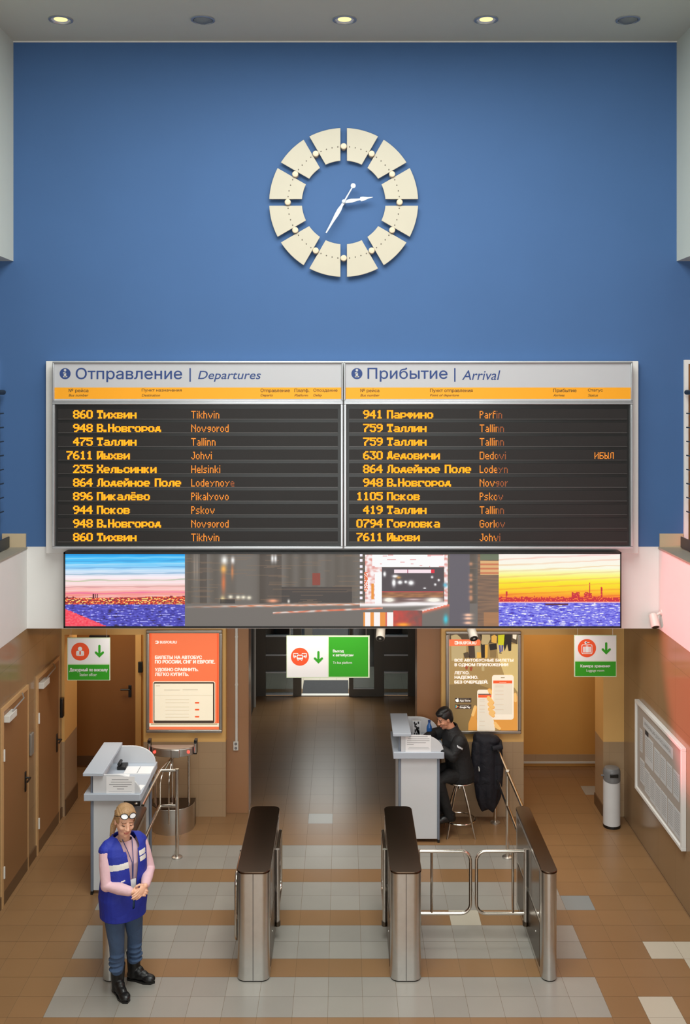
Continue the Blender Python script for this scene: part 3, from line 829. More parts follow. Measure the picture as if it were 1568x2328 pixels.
info_board('arrivals_board', 781.5, 1437, 'right information board of arrivals with orange led rows', ('Прибытие', 811, (835, 836, 1017, 868, 1032)), ('Arrival', 1050, 842, 1137, 864),
           (('№ рейса', 'Bus number', 819, 43, 44), ('Пункт отправления', 'Point of departure', 977, 97, 66), ('Прибытие', 'Arrives', 1257, 53, 26), ('Статус', 'Status', 1336, 34, 23)),
           (('941', 'Парфино', 'Parfin'), ('759', 'Таллин', 'Tallinn'), ('759', 'Таллин', 'Tallinn'), ('630', 'Дедовичи', 'Dedovi'), ('864', 'Лодейное Поле', 'Lodeyn'), ('948', 'В.Новгород', 'Novgor'),
            ('1105', 'Псков', 'Pskov'), ('419', 'Таллин', 'Tallinn'), ('0794', 'Горловка', 'Gorlov'), ('7611', 'Йыхви', 'Johvi')), 868, 879, 1090, 1128, 1152)

# ---------------------------------------------------------------- video screen
YV = YB - 0.22
colour_attr('video_picture', 0.92)
vs = thing('video_screen', (0, YB, PZ(1427, YV)), 'long lit video screen showing city skylines and a bus', 'screen')
q = MB(); V_ = lambda x: PX(x, YV); U_ = lambda y: PZ(y, YV)
q.box(V_(145), V_(1411.5), YV + 0.004, YM - 0.001, U_(1427.5), U_(1255))
for a, b_, c, d in ((145, 148.5, 1255, 1427.5), (1409, 1411.5, 1255, 1427.5)): q.box(V_(a), V_(b_), YV - 0.012, YV + 0.01, U_(d), U_(c))
q.box(V_(145), V_(1411.5), YV - 0.012, YV + 0.01, U_(1259.2), U_(1255)); q.box(V_(145), V_(1411.5), YV - 0.012, YV + 0.01, U_(1427.5), U_(1423.6))
q.build('casing', 'black_plastic', vs)
from mathutils import noise as NZ
def nz(x, y, s=0): return NZ.noise(Vector((x, y, s)))
def mixc(a, b, t):
    t = max(0.0, min(1.0, t)); return tuple(a[i] + (b[i] - a[i]) * t for i in range(3))
def ramp(stops, t):
    for (t0, c0), (t1, c1) in zip(stops, stops[1:]):
        if t <= t1: return mixc(c0, c1, (t - t0) / (t1 - t0))
    return stops[-1][1]
def light(c, x, y, bx, by, col, sx, sy, k=1.0):
    g = math.exp(-((x - bx) / sx) ** 2 - ((y - by) / sy) ** 2) * k
    return mixc(c, col, g)
def inside(x, y, x0, y0, x1, y1): return x0 <= x <= x1 and y0 <= y <= y1
def picture(x, y):
    if x < 421:
        sl = y + (x - 148) * 0.012
        if y < 1362:
            c = ramp([(1259, (0, 170, 250)), (1275, (60, 195, 255)), (1290, (150, 215, 255)), (1312, (255, 240, 248)), (1330, (255, 216, 214)), (1346, (255, 170, 160)), (1362, (244, 120, 110))], y)
            st = math.sin((sl - 1259 + 2.2 * nz(x * 0.02, y * 0.2)) * 2 * math.pi / 14.5)
            if st > 0.62: c = mixc(c, ramp([(1259, (0, 140, 220)), (1300, (120, 170, 220)), (1325, (180, 190, 120)), (1345, (240, 90, 170)), (1362, (230, 70, 90))], y), (st - 0.62) * 1.8)
            elif st < -0.5: c = mixc(c, (255, 255, 255), (-st - 0.5) * 0.8)
            top = 1362 - 5 * (0.5 + nz(x * 0.09, 3.3)) - (6 if x > 330 else 0) * (0.6 + nz(x * 0.05, 8))
            if y > top: c = (150, 30, 40)
            for tx in (212.5, 217, 221.5):
                if abs(x - tx) < 1.1 and 1350 < y < 1372: c = (90, 20, 40)
        if 1356 <= y <= 1378 and y > 1362 - (8 if x > 330 else 1):
            n_ = nz(x * 0.22, y * 0.5, 2); c = (150, 26, 44) if n_ < -0.05 else ((238, 80, 40) if n_ < 0.22 else (255, 214, 120))
        if y > 1375:
            n_ = nz(x * 0.07, y * 0.42, 5) + 0.6 * nz(x * 0.2, y * 0.8, 1)
            c = mixc((40, 34, 150), (104, 104, 226), 0.5 + n_)
            if n_ > 0.42: c = (170, 170, 250)
            if n_ < -0.5: c = (44, 20, 84)
            if y > 1384 + (x - 148) * 0.42: c = mixc((250, 44, 76), (255, 110, 120), 0.5 + nz(x * 0.2, y * 0.3, 9))
        return c
    if x > 1133:
        if y < 1368:
            c = ramp([(1259, (255, 246, 240)), (1292, (255, 255, 232)), (1312, (255, 250, 110)), (1328, (255, 232, 0)), (1344, (255, 206, 0)), (1356, (255, 150, 10)), (1368, (240, 60, 30))], y)
            st = math.sin((y + (x - 1133) * 0.05 + 2 * nz(x * 0.02, y * 0.15)) * 2 * math.pi / 13.5)
            if st > 0.6: c = mixc(c, ramp([(1259, (255, 196, 196)), (1300, (240, 216, 150)), (1345, (255, 150, 0)), (1368, (220, 30, 40))], y), (st - 0.6) * 1.8)
            top = 1360 - 4 * (0.5 + nz(x * 0.11, 4.1))
            if 1300 < x < 1318 or 1328 < x < 1346: top -= 11
            if abs(x - 1151) < 2: top -= 14
            if abs(x - 1340) < 1.2 or abs(x - 1367) < 1.2: top -= 24
            if abs(x - 1215) < 1.2: top -= 6
            if y > top: c = (206, 20, 44) if nz(x * 0.3, y * 0.4) < 0.24 else (255, 120, 40)
        else:
            n_ = nz(x * 0.07, y * 0.45, 15) + 0.6 * nz(x * 0.22, y * 0.9, 11)
            c = mixc((70, 70, 220), (180, 180, 255), 0.45 + n_)
            if n_ > 0.4: c = (236, 236, 255)
            if n_ < -0.5: c = (60, 40, 180)
            if inside(x, y, 1240, 1373, 1292, 1377): c = (90, 20, 60)
            if y < 1371: c = (255, 190, 190)
        return c
    # the street picture
    c = (110, 104, 98)
    c = mixc(c, (88, 80, 72), 0.5 + nz(x * 0.05, 0.3) * 1.4) if y < 1372 else mixc(c, (116, 110, 106), 0.5)
    if 455 < x < 470 or 590 < x < 640: c = mixc(c, (66, 56, 50), 0.6 * (y < 1372))
    if 640 < x < 800 and y > 1335 and y < 1370: c = (66, 60, 58)
    if nz(x * 0.012, y * 0.32, 7) > 0.3 and y < 1372: c = mixc(c, (134, 108, 86), 0.45)
    for bx in (442, 448): c = light(c, x, y, bx, 1290, (210, 190, 170), 2, 30, 0.35)
    c = light(c, x, y, 510, 1274, (255, 255, 250), 7, 10); c = light(c, x, y, 508, 1294, (255, 190, 90), 6, 9); c = light(c, x, y, 508, 1325, (240, 120, 60), 4.5, 22, 0.8)
    c = light(c, x, y, 506, 1362, (255, 230, 160), 5, 7, 0.8); c = light(c, x, y, 529, 1274, (255, 255, 255), 4, 8); c = light(c, x, y, 528, 1300, (230, 140, 80), 3, 14, 0.8)
    for bx, by in ((524, 1357), (541, 1358), (553, 1358), (566, 1359)): c = light(c, x, y, bx, by, (255, 246, 220), 5, 4)
    for bx in (619, 626): c = light(c, x, y, bx, 1270, (255, 255, 255), 3, 9)
    c = light(c, x, y, 620, 1366, (255, 170, 130), 12, 4); c = light(c, x, y, 656, 1367, (255, 250, 240), 2.6, 4)
    if inside(x, y, 710, 1302, 728, 1331): c = (140, 62, 50)
    if 500 < x < 535 and 1362 < y < 1372: c = mixc(c, (40, 34, 34), 0.7)
    # light trails on the road
    yt = 1380 - (x - 421) * 0.016 + 1.2 * nz(x * 0.03, 1); t_ = math.exp(-((y - yt) / 2.2) ** 2) * min(1, max(0, (x - 421) / 180 + 0.2))
    if x < 860: c = mixc(c, mixc((240, 130, 80), (255, 250, 246), 0.5 + nz(x * 0.05, y, 3)), t_)
    yt = 1394 - (x - 610) * 0.045; t_ = math.exp(-((y - yt) / 1.8) ** 2) * (1 if x > 620 else 0)
    if x < 870: c = mixc(c, mixc((255, 120, 80), (255, 236, 226), 0.5 + 1.4 * nz(x * 0.06, y * 0.2, 4)), t_)
    if x > 818 and x < 1022:
        if abs(x - 820.5) < 2.6 and (int(y / 6) % 2 == 0) and y < 1366: c = (250, 244, 255)
        if inside(x, y, 830, 1262, 1018, 1376) and not inside(x, y, 868, 1288, 1010, 1372): c = mixc((255, 246, 246), (230, 150, 140), 0.35 + 1.3 * nz(x * 0.12, y * 0.16, 6))
        if inside(x, y, 846, 1262, 1010, 1288): c = (255, 255, 255) if nz(x * 0.06, y * 0.2, 3) > -0.38 else (236, 170, 170)
        if inside(x, y, 828, 1300, 836, 1345): c = (240, 110, 60) if nz(x, y * 0.4) > -0.1 else (255, 240, 236)
        if inside(x, y, 843, 1326, 850, 1362): c = (240, 150, 50)
        if inside(x, y, 852, 1300, 868, 1376): c = (255, 255, 255)
        if inside(x, y, 868, 1290, 1008, 1344):
            c = (74, 66, 72)
            if inside(x, y, 896, 1294, 980, 1302): c = (255, 232, 240) if abs(x - 927) > 1.5 else (170, 60, 100)
            if inside(x, y, 980, 1294, 987, 1302): c = (226, 30, 60)
            for bx, by, sx, sy in ((874, 1305, 3, 5), (895, 1325, 4, 8), (909, 1324, 5, 4), (922, 1323, 3, 3), (934, 1325, 6, 5), (898, 1310, 6, 3), (982, 1312, 2.4, 2.4), (997, 1319, 2.4, 2.4), (989, 1329, 2.4, 2.4), (965, 1337, 3, 1.4)): c = light(c, x, y, bx, by, (255, 255, 255), sx, sy, 1.4)
            c = light(c, x, y, 906, 1313, (230, 170, 90), 5, 3, 0.9)
        elif inside(x, y, 868, 1344, 1008, 1374):
            c = mixc((176, 120, 76), (126, 84, 60), 0.5 + nz(x * 0.05, y * 0.3, 2)) if y < 1358 else (110, 84, 80)
            if y < 1347: c = (206, 70, 70)
            for bx, sx in ((884, 12), (986, 17)): c = light(c, x, y, bx, 1364, (255, 250, 236), sx, 5, 1.5)
            c = light(c, x, y, 940, 1363, (236, 210, 214), 18, 2, 0.9); c = light(c, x, y, 940, 1371, (255, 250, 250), 26, 2.4, 1.2)
        yt = 1378 - max(0, x - 900) * 0.03; c = light(c, x, y, x, yt - 3, (255, 250, 250), 1, 4.4, 1.0 if x < 1015 else 0)
        yt = 1400 - (x - 920) * 0.26
        if x > 910 and y > 1374: c = mixc(c, (250, 120, 90) if y > yt else (255, 240, 236), math.exp(-((y - yt) / 5) ** 2))
        if y > 1392 and 826 < x < 894:
            c = (255, 248, 246) if inside(x, y, 829, 1390, 842, 1424) or inside(x, y, 850, 1390, 864, 1424) or inside(x, y, 880, 1386, 893, 1424) else ((240, 150, 60) if x < 876 else (220, 110, 90))
        if y > 1388 and 894 < x < 960: c = mixc((206, 66, 58), (120, 80, 76), (x - 894) / 70.0 + 0.5 * nz(x * 0.1, y * 0.1))
        c = light(c, x, y, 916, 1420, (255, 160, 40), 14, 4, 1.2)
        c = light(c, x, y, 1012, 1330, (90, 190, 220), 5, 5, 1.0); c = light(c, x, y, 1013, 1408, (60, 200, 220), 5, 10, 1.1)
    elif x >= 1022:
        if x < 1068: c = (96, 92, 102)
        for by in (1282, 1308, 1318, 1334, 1345, 1357, 1362): c = light(c, x, y, 1070, by, (230, 160, 120), 4, 4, 0.8)
        if x > 1086: c = mixc((112, 90, 76), (140, 108, 84), 0.5 + nz(x * 0.02, y * 0.35, 2) * 1.5)
        if x > 1092 and 1276 < y < 1306: c = (226, 178, 120) if (int(y / 5) % 2) else (206, 120, 80)
        if x > 1092 and y < 1274: c = (104, 116, 92)
        for by in (1398, 1406, 1416): c = light(c, x, y, 1064, by, (255, 200, 170), 9, 3, 1.2)
        if x > 1100 and y > 1392: c = mixc(c, (190, 130, 80), 0.6)
    return c
nx, ny = 631, 83
x0, x1, y0, y1 = 148.5, 1409.0, 1259.2, 1423.6
me = bpy.data.meshes.new('display'); v = []; f = []; cols = []
offs = wloc(vs)
for j in range(ny + 1):
    for i in range(nx + 1): v.append((V_(x0 + (x1 - x0) * i / nx) - offs.x, YV - offs.y, U_(y0 + (y1 - y0) * j / ny) - offs.z))
for j in range(ny):
    for i in range(nx):
        a = j * (nx + 1) + i; f.append((a + nx + 1, a + nx + 2, a + 1, a))
        c = picture(x0 + (x1 - x0) * (i + 0.5) / nx, y0 + (y1 - y0) * (j + 0.5) / ny)
        cols += [lin(max(0, min(255, c[0]))), lin(max(0, min(255, c[1]))), lin(max(0, min(255, c[2]))), 1.0]
me.from_pydata(v, [], f)
a_ = me.attributes.new('picture', 'FLOAT_COLOR', 'FACE'); a_.data.foreach_set('color', cols)
me.materials.append(M['video_picture'])
link_mesh('display', me, vs)

# ---------------------------------------------------------------- hanging signs
YS = 12.0
def hanging_sign(x0, x1, y0, y1, label):
    s = thing('hanging_sign', (PX((x0 + x1) / 2, YS), YS, PZ(y1, YS)), label, 'sign', 'green and white hanging signs')
    pn = MB().box(PX(x0, YS), PX(x1, YS), YS, YS + 0.02, PZ(y1, YS), PZ(y0, YS)).build('sign_panel', 'sign_edge', s, bevel=0.002)
    for x in (x0 + 8, x1 - 8): MB().tube([(PX(x, YS), YS + 0.01, PZ(y0, YS)), (PX(x, YS), YS + 0.01, ZBAND)], 0.0025, 6).build('hanger', 'steel', s)
    return s, pn, Print(YS)
def arrow(p, x, y0, y1, w_=4.2):
    p.rrect(x - 2.6, y0, x + 2.6, y1 - 3, 2.5, 'sign_green', 3)
    p.poly([(x, y1), (x - 10.5, y1 - 10.5), (x - 10, y1 - 14), (x - 6.5, y1 - 14), (x, y1 - 7.5)], 'sign_green', 4)
    p.poly([(x, y1), (x, y1 - 7.5), (x + 6.5, y1 - 14), (x + 10, y1 - 14), (x + 10.5, y1 - 10.5)], 'sign_green', 5)
s, pn, p = hanging_sign(153, 250, 1450, 1547, 'square white and green sign with the officer pictogram over the left opening')
p.rect(154.5, 1451.5, 249, 1509, 'sign_white', 1); p.rect(154.5, 1511, 248.5, 1545.5, 'sign_green', 1)
p.disc(182.3, 1481.3, 20.5, 'sign_orange', 2); p.disc(182, 1475, 4.8, 'sign_white', 3); p.rrect(173.2, 1479.6, 191, 1491, 3, 'sign_white', 3)
p.poly([(180.6, 1480), (183.6, 1480), (184, 1487), (182, 1490), (180.3, 1487)], 'sign_orange', 4); p.rect(177, 1486, 177.6, 1491, 'sign_orange', 4); p.rect(186.8, 1486, 187.4, 1491, 'sign_orange', 4)
arrow(p, 226, 1466, 1495)
p.text('Дежурный по вокзалу', 158, 1518.5, 245, 1528.5, 'sign_white', 3, bold=0.035); p.text('Station officer', 181, 1530, 220, 1537, 'sign_white', 3)
p.build('sign_print', pn)
s, pn, p = hanging_sign(651, 840, 1445, 1541, 'wide white and green sign with the buses pictogram over the corridor')
p.rect(652.5, 1446.5, 745, 1539.5, 'sign_white', 1); p.rect(747, 1448, 836.5, 1538.5, 'sign_green', 1)
p.disc(681.5, 1493, 20.5, 'sign_orange', 2)
for bx, by, k in ((672, 1489.5, .85), (691.5, 1489.5, .85), (681.5, 1494, 1.0)):
    p.rrect(bx - 8.2 * k, by - 6.5 * k, bx + 8.2 * k, by + 6.5 * k, 2.4 * k, 'sign_orange', 3 if k < 1 else 5); p.rrect(bx - 7 * k, by - 5.5 * k, bx + 7 * k, by + 5.4 * k, 2 * k, 'sign_white', 4 if k < 1 else 6)
    p.rrect(bx - 5.2 * k, by - 3.6 * k, bx + 5.2 * k, by + 0.8 * k, 1.2 * k, 'sign_orange', 5 if k < 1 else 7); p.disc(bx - 4 * k, by + 6 * k, 1.8 * k, 'sign_white', 4 if k < 1 else 6); p.disc(bx + 4 * k, by + 6 * k, 1.8 * k, 'sign_white', 4 if k < 1 else 6)
arrow(p, 723.6, 1480, 1508.5)
p.text('Выход', 756.5, 1476.5, 781.5, 1484.5, 'sign_white', 3, bold=0.035); p.text('к автобусам', 756.5, 1486, 803, 1494, 'sign_white', 3, bold=0.035); p.text('To bus platform', 756.5, 1503.5, 800, 1511, 'sign_white', 3)
p.build('sign_print', pn)
s, pn, p = hanging_sign(1305, 1401, 1444, 1539, 'square white and green sign with the luggage pictogram over the right opening')
p.rect(1306.5, 1445.5, 1400, 1502, 'sign_white', 1); p.rect(1307, 1504, 1399.5, 1537, 'sign_green', 1)
p.disc(1333.7, 1473.5, 20.8, 'sign_orange', 2)
p.rrect(1321.5, 1465, 1346, 1486.5, 3, 'sign_white', 3); p.rrect(1323, 1466.5, 1344.5, 1485, 2.4, 'sign_orange', 4)
p.rrect(1325, 1470, 1328.6, 1483.5, 0.8, 'sign_white', 5); p.rect(1329.6, 1470, 1338, 1483.5, 'sign_white', 5); p.rrect(1339, 1470, 1342.6, 1483.5, 0.8, 'sign_white', 5); p.rect(1331, 1467.6, 1336.6, 1469, 'sign_white', 5)
p.disc(1331, 1461, 3, 'sign_white', 3); p.rect(1331, 1459.8, 1339.5, 1461.8, 'sign_white', 3)
arrow(p, 1377.5, 1460, 1488)
p.text('Камера хранения', 1319, 1510.5, 1386.5, 1519, 'sign_white', 3, bold=0.035); p.text('Luggage room', 1332.5, 1521.5, 1373, 1528.5, 'sign_white', 3)
p.build('sign_print', pn)

# ---------------------------------------------------------------- poster light boxes
YF = YW - 0.05
def light_box(x0, x1, y0, y1, label):
    o = thing('poster_frame', (PX((x0 + x1) / 2, YW), YW, PZ(y1, YF)), label, 'poster')
    f = MB(); t = 7.5; A, B = (lambda x: PX(x, YF)), (lambda y: PZ(y, YF))
    for a, b, c, d in ((x0, x1, y0, y0 + t), (x0, x1, y1 - t, y1), (x0, x0 + t, y0 + t, y1 - t), (x1 - t, x1, y0 + t, y1 - t)):
        f.box(A(a), A(b), YF - 0.012, YW, B(d), B(c))
    f.build('frame', 'frame_silver', o, bevel=0.01, seg=3)
    pn = MB().box(A(x0 + t), A(x1 - t), YF + 0.006, YW, B(y1 - t), B(y0 + t)).build('poster_panel', 'p_cream', o)
    return o, pn, Print(YF + 0.006)
o, pn, p = light_box(332, 505, 1432, 1666, 'orange framed poster with a laptop drawing left of the corridor')
p.rect(339, 1439, 498, 1659, 'p_orange', 1); p.rect(341, 1440, 344, 1645, 'p_orange_deep', 2); p.rect(493, 1440, 496, 1645, 'p_orange_deep', 2)
p.rrect(352, 1456.5, 361, 1463.5, 3.2, 'p_white', 2); p.rect(351, 1458.6, 357, 1461.4, 'p_orange', 3); p.text('BUSFOR.RU', 363.5, 1456.8, 402, 1463.2, 'p_white', 2, bold=0.05)
for t, a, b, c, d in (('БИЛЕТЫ НА АВТОБУС', 352, 1490, 459, 1498.5), ('ПО РОССИИ, СНГ И ЕВРОПЕ.', 352, 1500, 489, 1510), ('УДОБНО СРАВНИТЬ.', 352, 1518, 451, 1527.5), ('ЛЕГКО КУПИТЬ.', 352, 1528.5, 429, 1537)):
    p.text(t, a, b, c, d, 'p_white', 3, bold=0.06)
p.rrect(347.5, 1549, 489, 1644, 4, 'p_cream', 2); p.rrect(349, 1550.5, 487.5, 1644, 3.4, 'p_dark', 3); p.rect(351, 1554, 484, 1638, 'p_cream', 4)
p.rect(339, 1644, 498, 1652, 'p_cream', 3); p.rect(343, 1645, 494, 1647, 'p_taupe', 4); p.rect(339, 1652, 498, 1659, 'p_orange', 3)
p.rect(354.5, 1558, 364, 1560, 'p_line', 5); p.rect(373, 1567.5, 409, 1569.5, 'p_line', 5); p.rect(415, 1567, 450, 1569, 'p_line', 5); p.rect(352, 1580, 483, 1580.8, 'p_line', 5)
for yy in (1590, 1597, 1607, 1614, 1623, 1630): p.rect(376, yy, 430, yy + 1, 'p_line', 5)
for yy in (1597.5, 1613, 1629): p.rrect(443, yy - 1.6, 453, yy + 2, 1.5, 'p_orange_deep', 5)
p.build('poster_print', pn)

o, pn, p = light_box(1013, 1184.5, 1435, 1668.5, 'framed poster of hands holding two phones right of the corridor')
fx = lambda x: 1010 + x / 8.711
fy = lambda y: 1430 + y / 8.711
def pp(pts, m, layer): p.poly([(fx(a), fy(b)) for a, b in pts], m, layer)
pp([(95, 90), (1450, 90), (1450, 2010), (95, 2010)], 'p_floor', 1)
pp([(95, 1100), (620, 1080), (900, 1180), (900, 2010), (95, 2010)], 'p_taupe', 2)
pp([(1040, 300), (1450, 300), (1450, 1250), (1180, 900), (1060, 560)], 'p_floor_light', 2)
pp([(95, 90), (760, 90), (700, 330), (95, 330)], 'p_trouser', 2); pp([(700, 90), (1450, 90), (1440, 300), (1300, 250), (760, 300)], 'p_trouser', 2)
pp([(130, 130), (240, 100), (310, 160), (430, 330), (430, 450), (380, 500), (370, 620), (140, 630)], 'p_coat', 3)
pp([(370, 480), (470, 450), (500, 560), (400, 580)], 'p_trouser', 3); pp([(470, 330), (600, 330), (610, 570), (490, 580)], 'p_dark', 3)
pp([(590, 330), (700, 330), (720, 470), (640, 570), (610, 560)], 'p_coat', 3); pp([(640, 460), (720, 460), (730, 570), (640, 580)], 'p_gold', 4)
pp([(720, 290), (830, 300), (820, 570), (730, 570)], 'p_black', 3); pp([(800, 310), (860, 310), (850, 560), (800, 580)], 'p_gold', 4)
pp([(740, 110), (900, 110), (910, 200), (860, 300), (740, 310)], 'p_coat', 4); pp([(930, 140), (990, 110), (1040, 150), (1030, 290), (930, 260)], 'p_gold', 4)
pp([(880, 300), (1030, 280), (1040, 400), (900, 420)], 'p_black', 5); pp([(900, 400), (1030, 400), (1020, 570), (900, 560)], 'p_taupe', 4)
pp([(1060, 120), (1190, 110), (1200, 200), (1180, 330), (1060, 310)], 'p_lime', 4); pp([(1075, 320), (1110, 320), (1120, 460), (1090, 460)], 'p_blue', 5); pp([(1130, 320), (1165, 320), (1150, 440), (1125, 450)], 'p_blue', 5)
pp([(1080, 465), (1130, 470), (1130, 485), (1080, 480)], 'p_black', 5)
pp([(1190, 110), (1330, 110), (1320, 430), (1270, 440), (1240, 300), (1190, 440), (1170, 330)], 'p_black', 4)
pp([(1350, 110), (1430, 110), (1420, 210), (1350, 180)], 'p_cream', 4)
pp([(400, 720), (470, 740), (450, 810), (420, 800)], 'p_red', 3); pp([(500, 750), (560, 750), (540, 830), (500, 820)], 'p_red', 3); pp([(730, 720), (790, 740), (790, 830), (740, 830)], 'p_coat', 3)
pp([(95, 205), (690, 205), (715, 240), (700, 325), (95, 335)], 'p_orange', 6)
p.rrect(fx(195), fy(240), fx(280), fy(305), 3, 'p_white', 7); p.rect(fx(185), fy(262), fx(245), fy(285), 'p_orange', 8); p.text('BUSFOR.RU', fx(295), fy(243), fx(630), fy(304), 'p_white', 7, bold=0.05)
p.text('ВСЕ АВТОБУСНЫЕ БИЛЕТЫ', fx(198), fy(585), fx(1365), fy(648), 'p_white', 8, bold=0.06)
p.text('В ОДНОМ ПРИЛОЖЕНИИ', fx(198), fy(672), fx(1262), fy(750), 'p_white', 8, bold=0.06)
p.text('ЛЕГКО.', fx(195), fy(830), fx(495), fy(898), 'p_white', 8, bold=0.06); p.text('НАДЕЖНО.', fx(198), fy(920), fx(668), fy(1000), 'p_white', 8, bold=0.06); p.text('БЕЗ ОЧЕРЕДЕЙ.', fx(195), fy(1000), fx(865), fy(1092), 'p_white', 8, bold=0.06)
# store badges
for y0_, t1, t2, tb in ((1365, 'Загрузите в', 'App Store', 0), (1492, 'Доступно в', 'Google Play', 1)):
    p.rect(fx(208), fy(y0_), fx(532), fy(y0_ + 88), 'p_dark', 6)
    p.text(t1, fx(308), fy(y0_ + 14), fx(480), fy(y0_ + 30), 'p_cream', 7); p.text(t2, fx(300), fy(y0_ + 34), fx(512), fy(y0_ + (82 if tb else 80)), 'p_white', 7, bold=0.04)
p.disc(fx(240), fy(1411), 2.9, 'p_white', 7); p.disc(fx(267), fy(1411), 2.9, 'p_white', 7); p.disc(fx(254), fy(1420), 3.0, 'p_white', 7); p.disc(fx(285), fy(1404), 1.4, 'p_dark', 8); p.disc(fx(264), fy(1380), 1.0, 'p_white', 7, ry=1.9)
pp([(220, 1500), (220, 1572), (250, 1536)], 'p_teal', 7); pp([(220, 1500), (285, 1534), (250, 1536)], 'p_gold', 7); pp([(220, 1572), (285, 1538), (250, 1536)], 'p_orange_deep', 7)
# hands and phones
pp([(470, 2005), (475, 1870), (540, 1700), (620, 1510), (645, 1560), (640, 1780), (660, 2005)], 'p_skin', 4)
p.rrect(fx(648), fy(1200), fx(1000), fy(2040), 5, 'p_phone', 5); p.rect(fx(95), fy(2012), fx(1450), fy(2050), 'p_cream', 4)
p.rect(fx(668), fy(1282), fx(930), fy(1300), 'p_dark', 6); p.rect(fx(668), fy(1302), fx(930), fy(1358), 'p_orange_deep', 6); p.rect(fx(668), fy(1362), fx(1000), fy(2005), 'p_screen', 6)
for yy in (1390, 1420, 1510, 1580, 1640, 1820, 1910): p.rect(fx(690), fy(yy), fx(800), fy(yy + 10), 'p_line', 7)
pp([(960, 1760), (1360, 1780), (1370, 1350), (1395, 1240), (1445, 1340), (1445, 2005), (1120, 2005), (1000, 1900)], 'p_skin', 7)
pp([(850, 1190), (890, 1170), (940, 1190), (945, 1290), (880, 1280)], 'p_skin', 7)
p.rrect(fx(940), fy(908), fx(1370), fy(1792), 6, 'p_phone', 9); p.rect(fx(965), fy(1018), fx(1340), fy(1076), 'p_orange_deep', 10); p.rect(fx(965), fy(1080), fx(1340), fy(1690), 'p_screen', 10)
p.rect(fx(1115), fy(955), fx(1190), fy(968), 'p_taupe', 10); p.text('Расписание', fx(1085), fy(1042), fx(1222), fy(1064), 'p_cream', 11)
for yy in (1105, 1140, 1220, 1290, 1380, 1490, 1590): p.rect(fx(1000), fy(yy), fx(1170), fy(yy + 9), 'p_line', 11)
def finger(x0, y0, x1, y1, r, m, layer):
    t = math.atan2(y1 - y0, x1 - x0); o_ = []
    for cx_, cy_, s_ in ((x1, y1, -90), (x0, y0, 90)):
        for k in range(7): a_ = t + R(s_ + 30 * k); o_.append((cx_ + r * math.cos(a_), cy_ + r * math.sin(a_)))
    pp(o_, m, layer)
for k, (a_, b_, c_, d_, r_) in enumerate(((870, 1360, 940, 1450, 38), (885, 1480, 950, 1540, 36), (890, 1580, 965, 1650, 34), (900, 1660, 960, 1710, 28))):
    finger(a_ + 6, b_ + 8, c_ + 4, d_ + 8, r_ + 3, 'p_skin', 12 + k); finger(a_, b_, c_, d_, r_, 'p_skin_light', 12.5 + k)
for k, (a_, b_, c_, d_) in enumerate(((1000, 1860, 1060, 1930), (1010, 1920, 1090, 1965))):
    finger(a_ + 5, b_ + 6, c_ + 3, d_ + 5, 30, 'p_skin', 12 + k); finger(a_, b_, c_, d_, 27, 'p_skin_light', 12.5 + k)
finger(885, 1215, 940, 1270, 32, 'p_skin_light', 8)
finger(610, 1540, 560, 1700, 30, 'p_skin_light', 4.5); finger(1400, 1290, 1405, 1420, 28, 'p_skin_light', 8)
p.build('poster_print', pn)

# ---------------------------------------------------------------- security cameras
def bullet(x, y, d, label, body, rr, tip, length, zroof, ybase):
    c = at(x, y, d)
    o = thing('security_camera', (c.x, ybase, zroof), label, 'camera', 'security cameras under the white band')
    t = Vector(tip).normalized(); back = c - t * length
    MB().tube([back - t * 0.01, back, c - t * 0.012, c], [rr * 0.75, rr, rr, rr * 0.94], 20).build('housing', body, o)
    MB().tube([c - t * 0.004, c + t * 0.004], [rr * 0.8, rr * 0.8], 20).build('front_glass', 'black_plastic', o)
    MB().tube([c + t * 0.003, c + t * 0.007], [rr * 0.32, rr * 0.28], 14).build('lens', 'lens_off', o)
    m = back + t * 0.03
    MB().tube([m, Vector((m.x, m.y, zroof))], 0.014, 10).tube([(m.x, m.y, zroof - 0.012), (m.x, m.y, zroof)], 0.036, 16).build('mount', body, o)
bullet(864, 1452, 11.75, 'grey bullet camera above the right end of the corridor sign', 'grey_plastic', 0.052, (-0.08, -0.75, -0.55), 0.17, ZBAND, 11.75)
bullet(1077, 1452, 11.75, 'grey bullet camera in front of the phone poster', 'grey_plastic', 0.052, (0.12, -0.75, -0.6), 0.17, ZBAND, 11.75)
c = at(1490, 1426, 11.2)
o = thing('security_camera', (XR - 0.01, 11.2, c.z + 0.17), 'white bullet camera at the right corner of the white band', 'camera', 'security cameras under the white band')
t = Vector((0.05, -0.55, -0.8)).normalized(); bk = c - t * 0.14
MB().tube([bk - t * 0.01, bk, c - t * 0.012, c], [0.036, 0.045, 0.048, 0.045], 20).build('housing', 'light_plastic', o)
MB().tube([c - t * 0.004, c + t * 0.003], [0.037, 0.037], 20).build('front_glass', 'black_plastic', o)
MB().tube([bk + t * 0.02, (XR - 0.002, bk.y, bk.z + 0.03)], 0.014, 10).tube([(XR - 0.014, bk.y, bk.z + 0.03), (XR, bk.y, bk.z + 0.03)], 0.03, 16).build('mount', 'light_plastic', o)

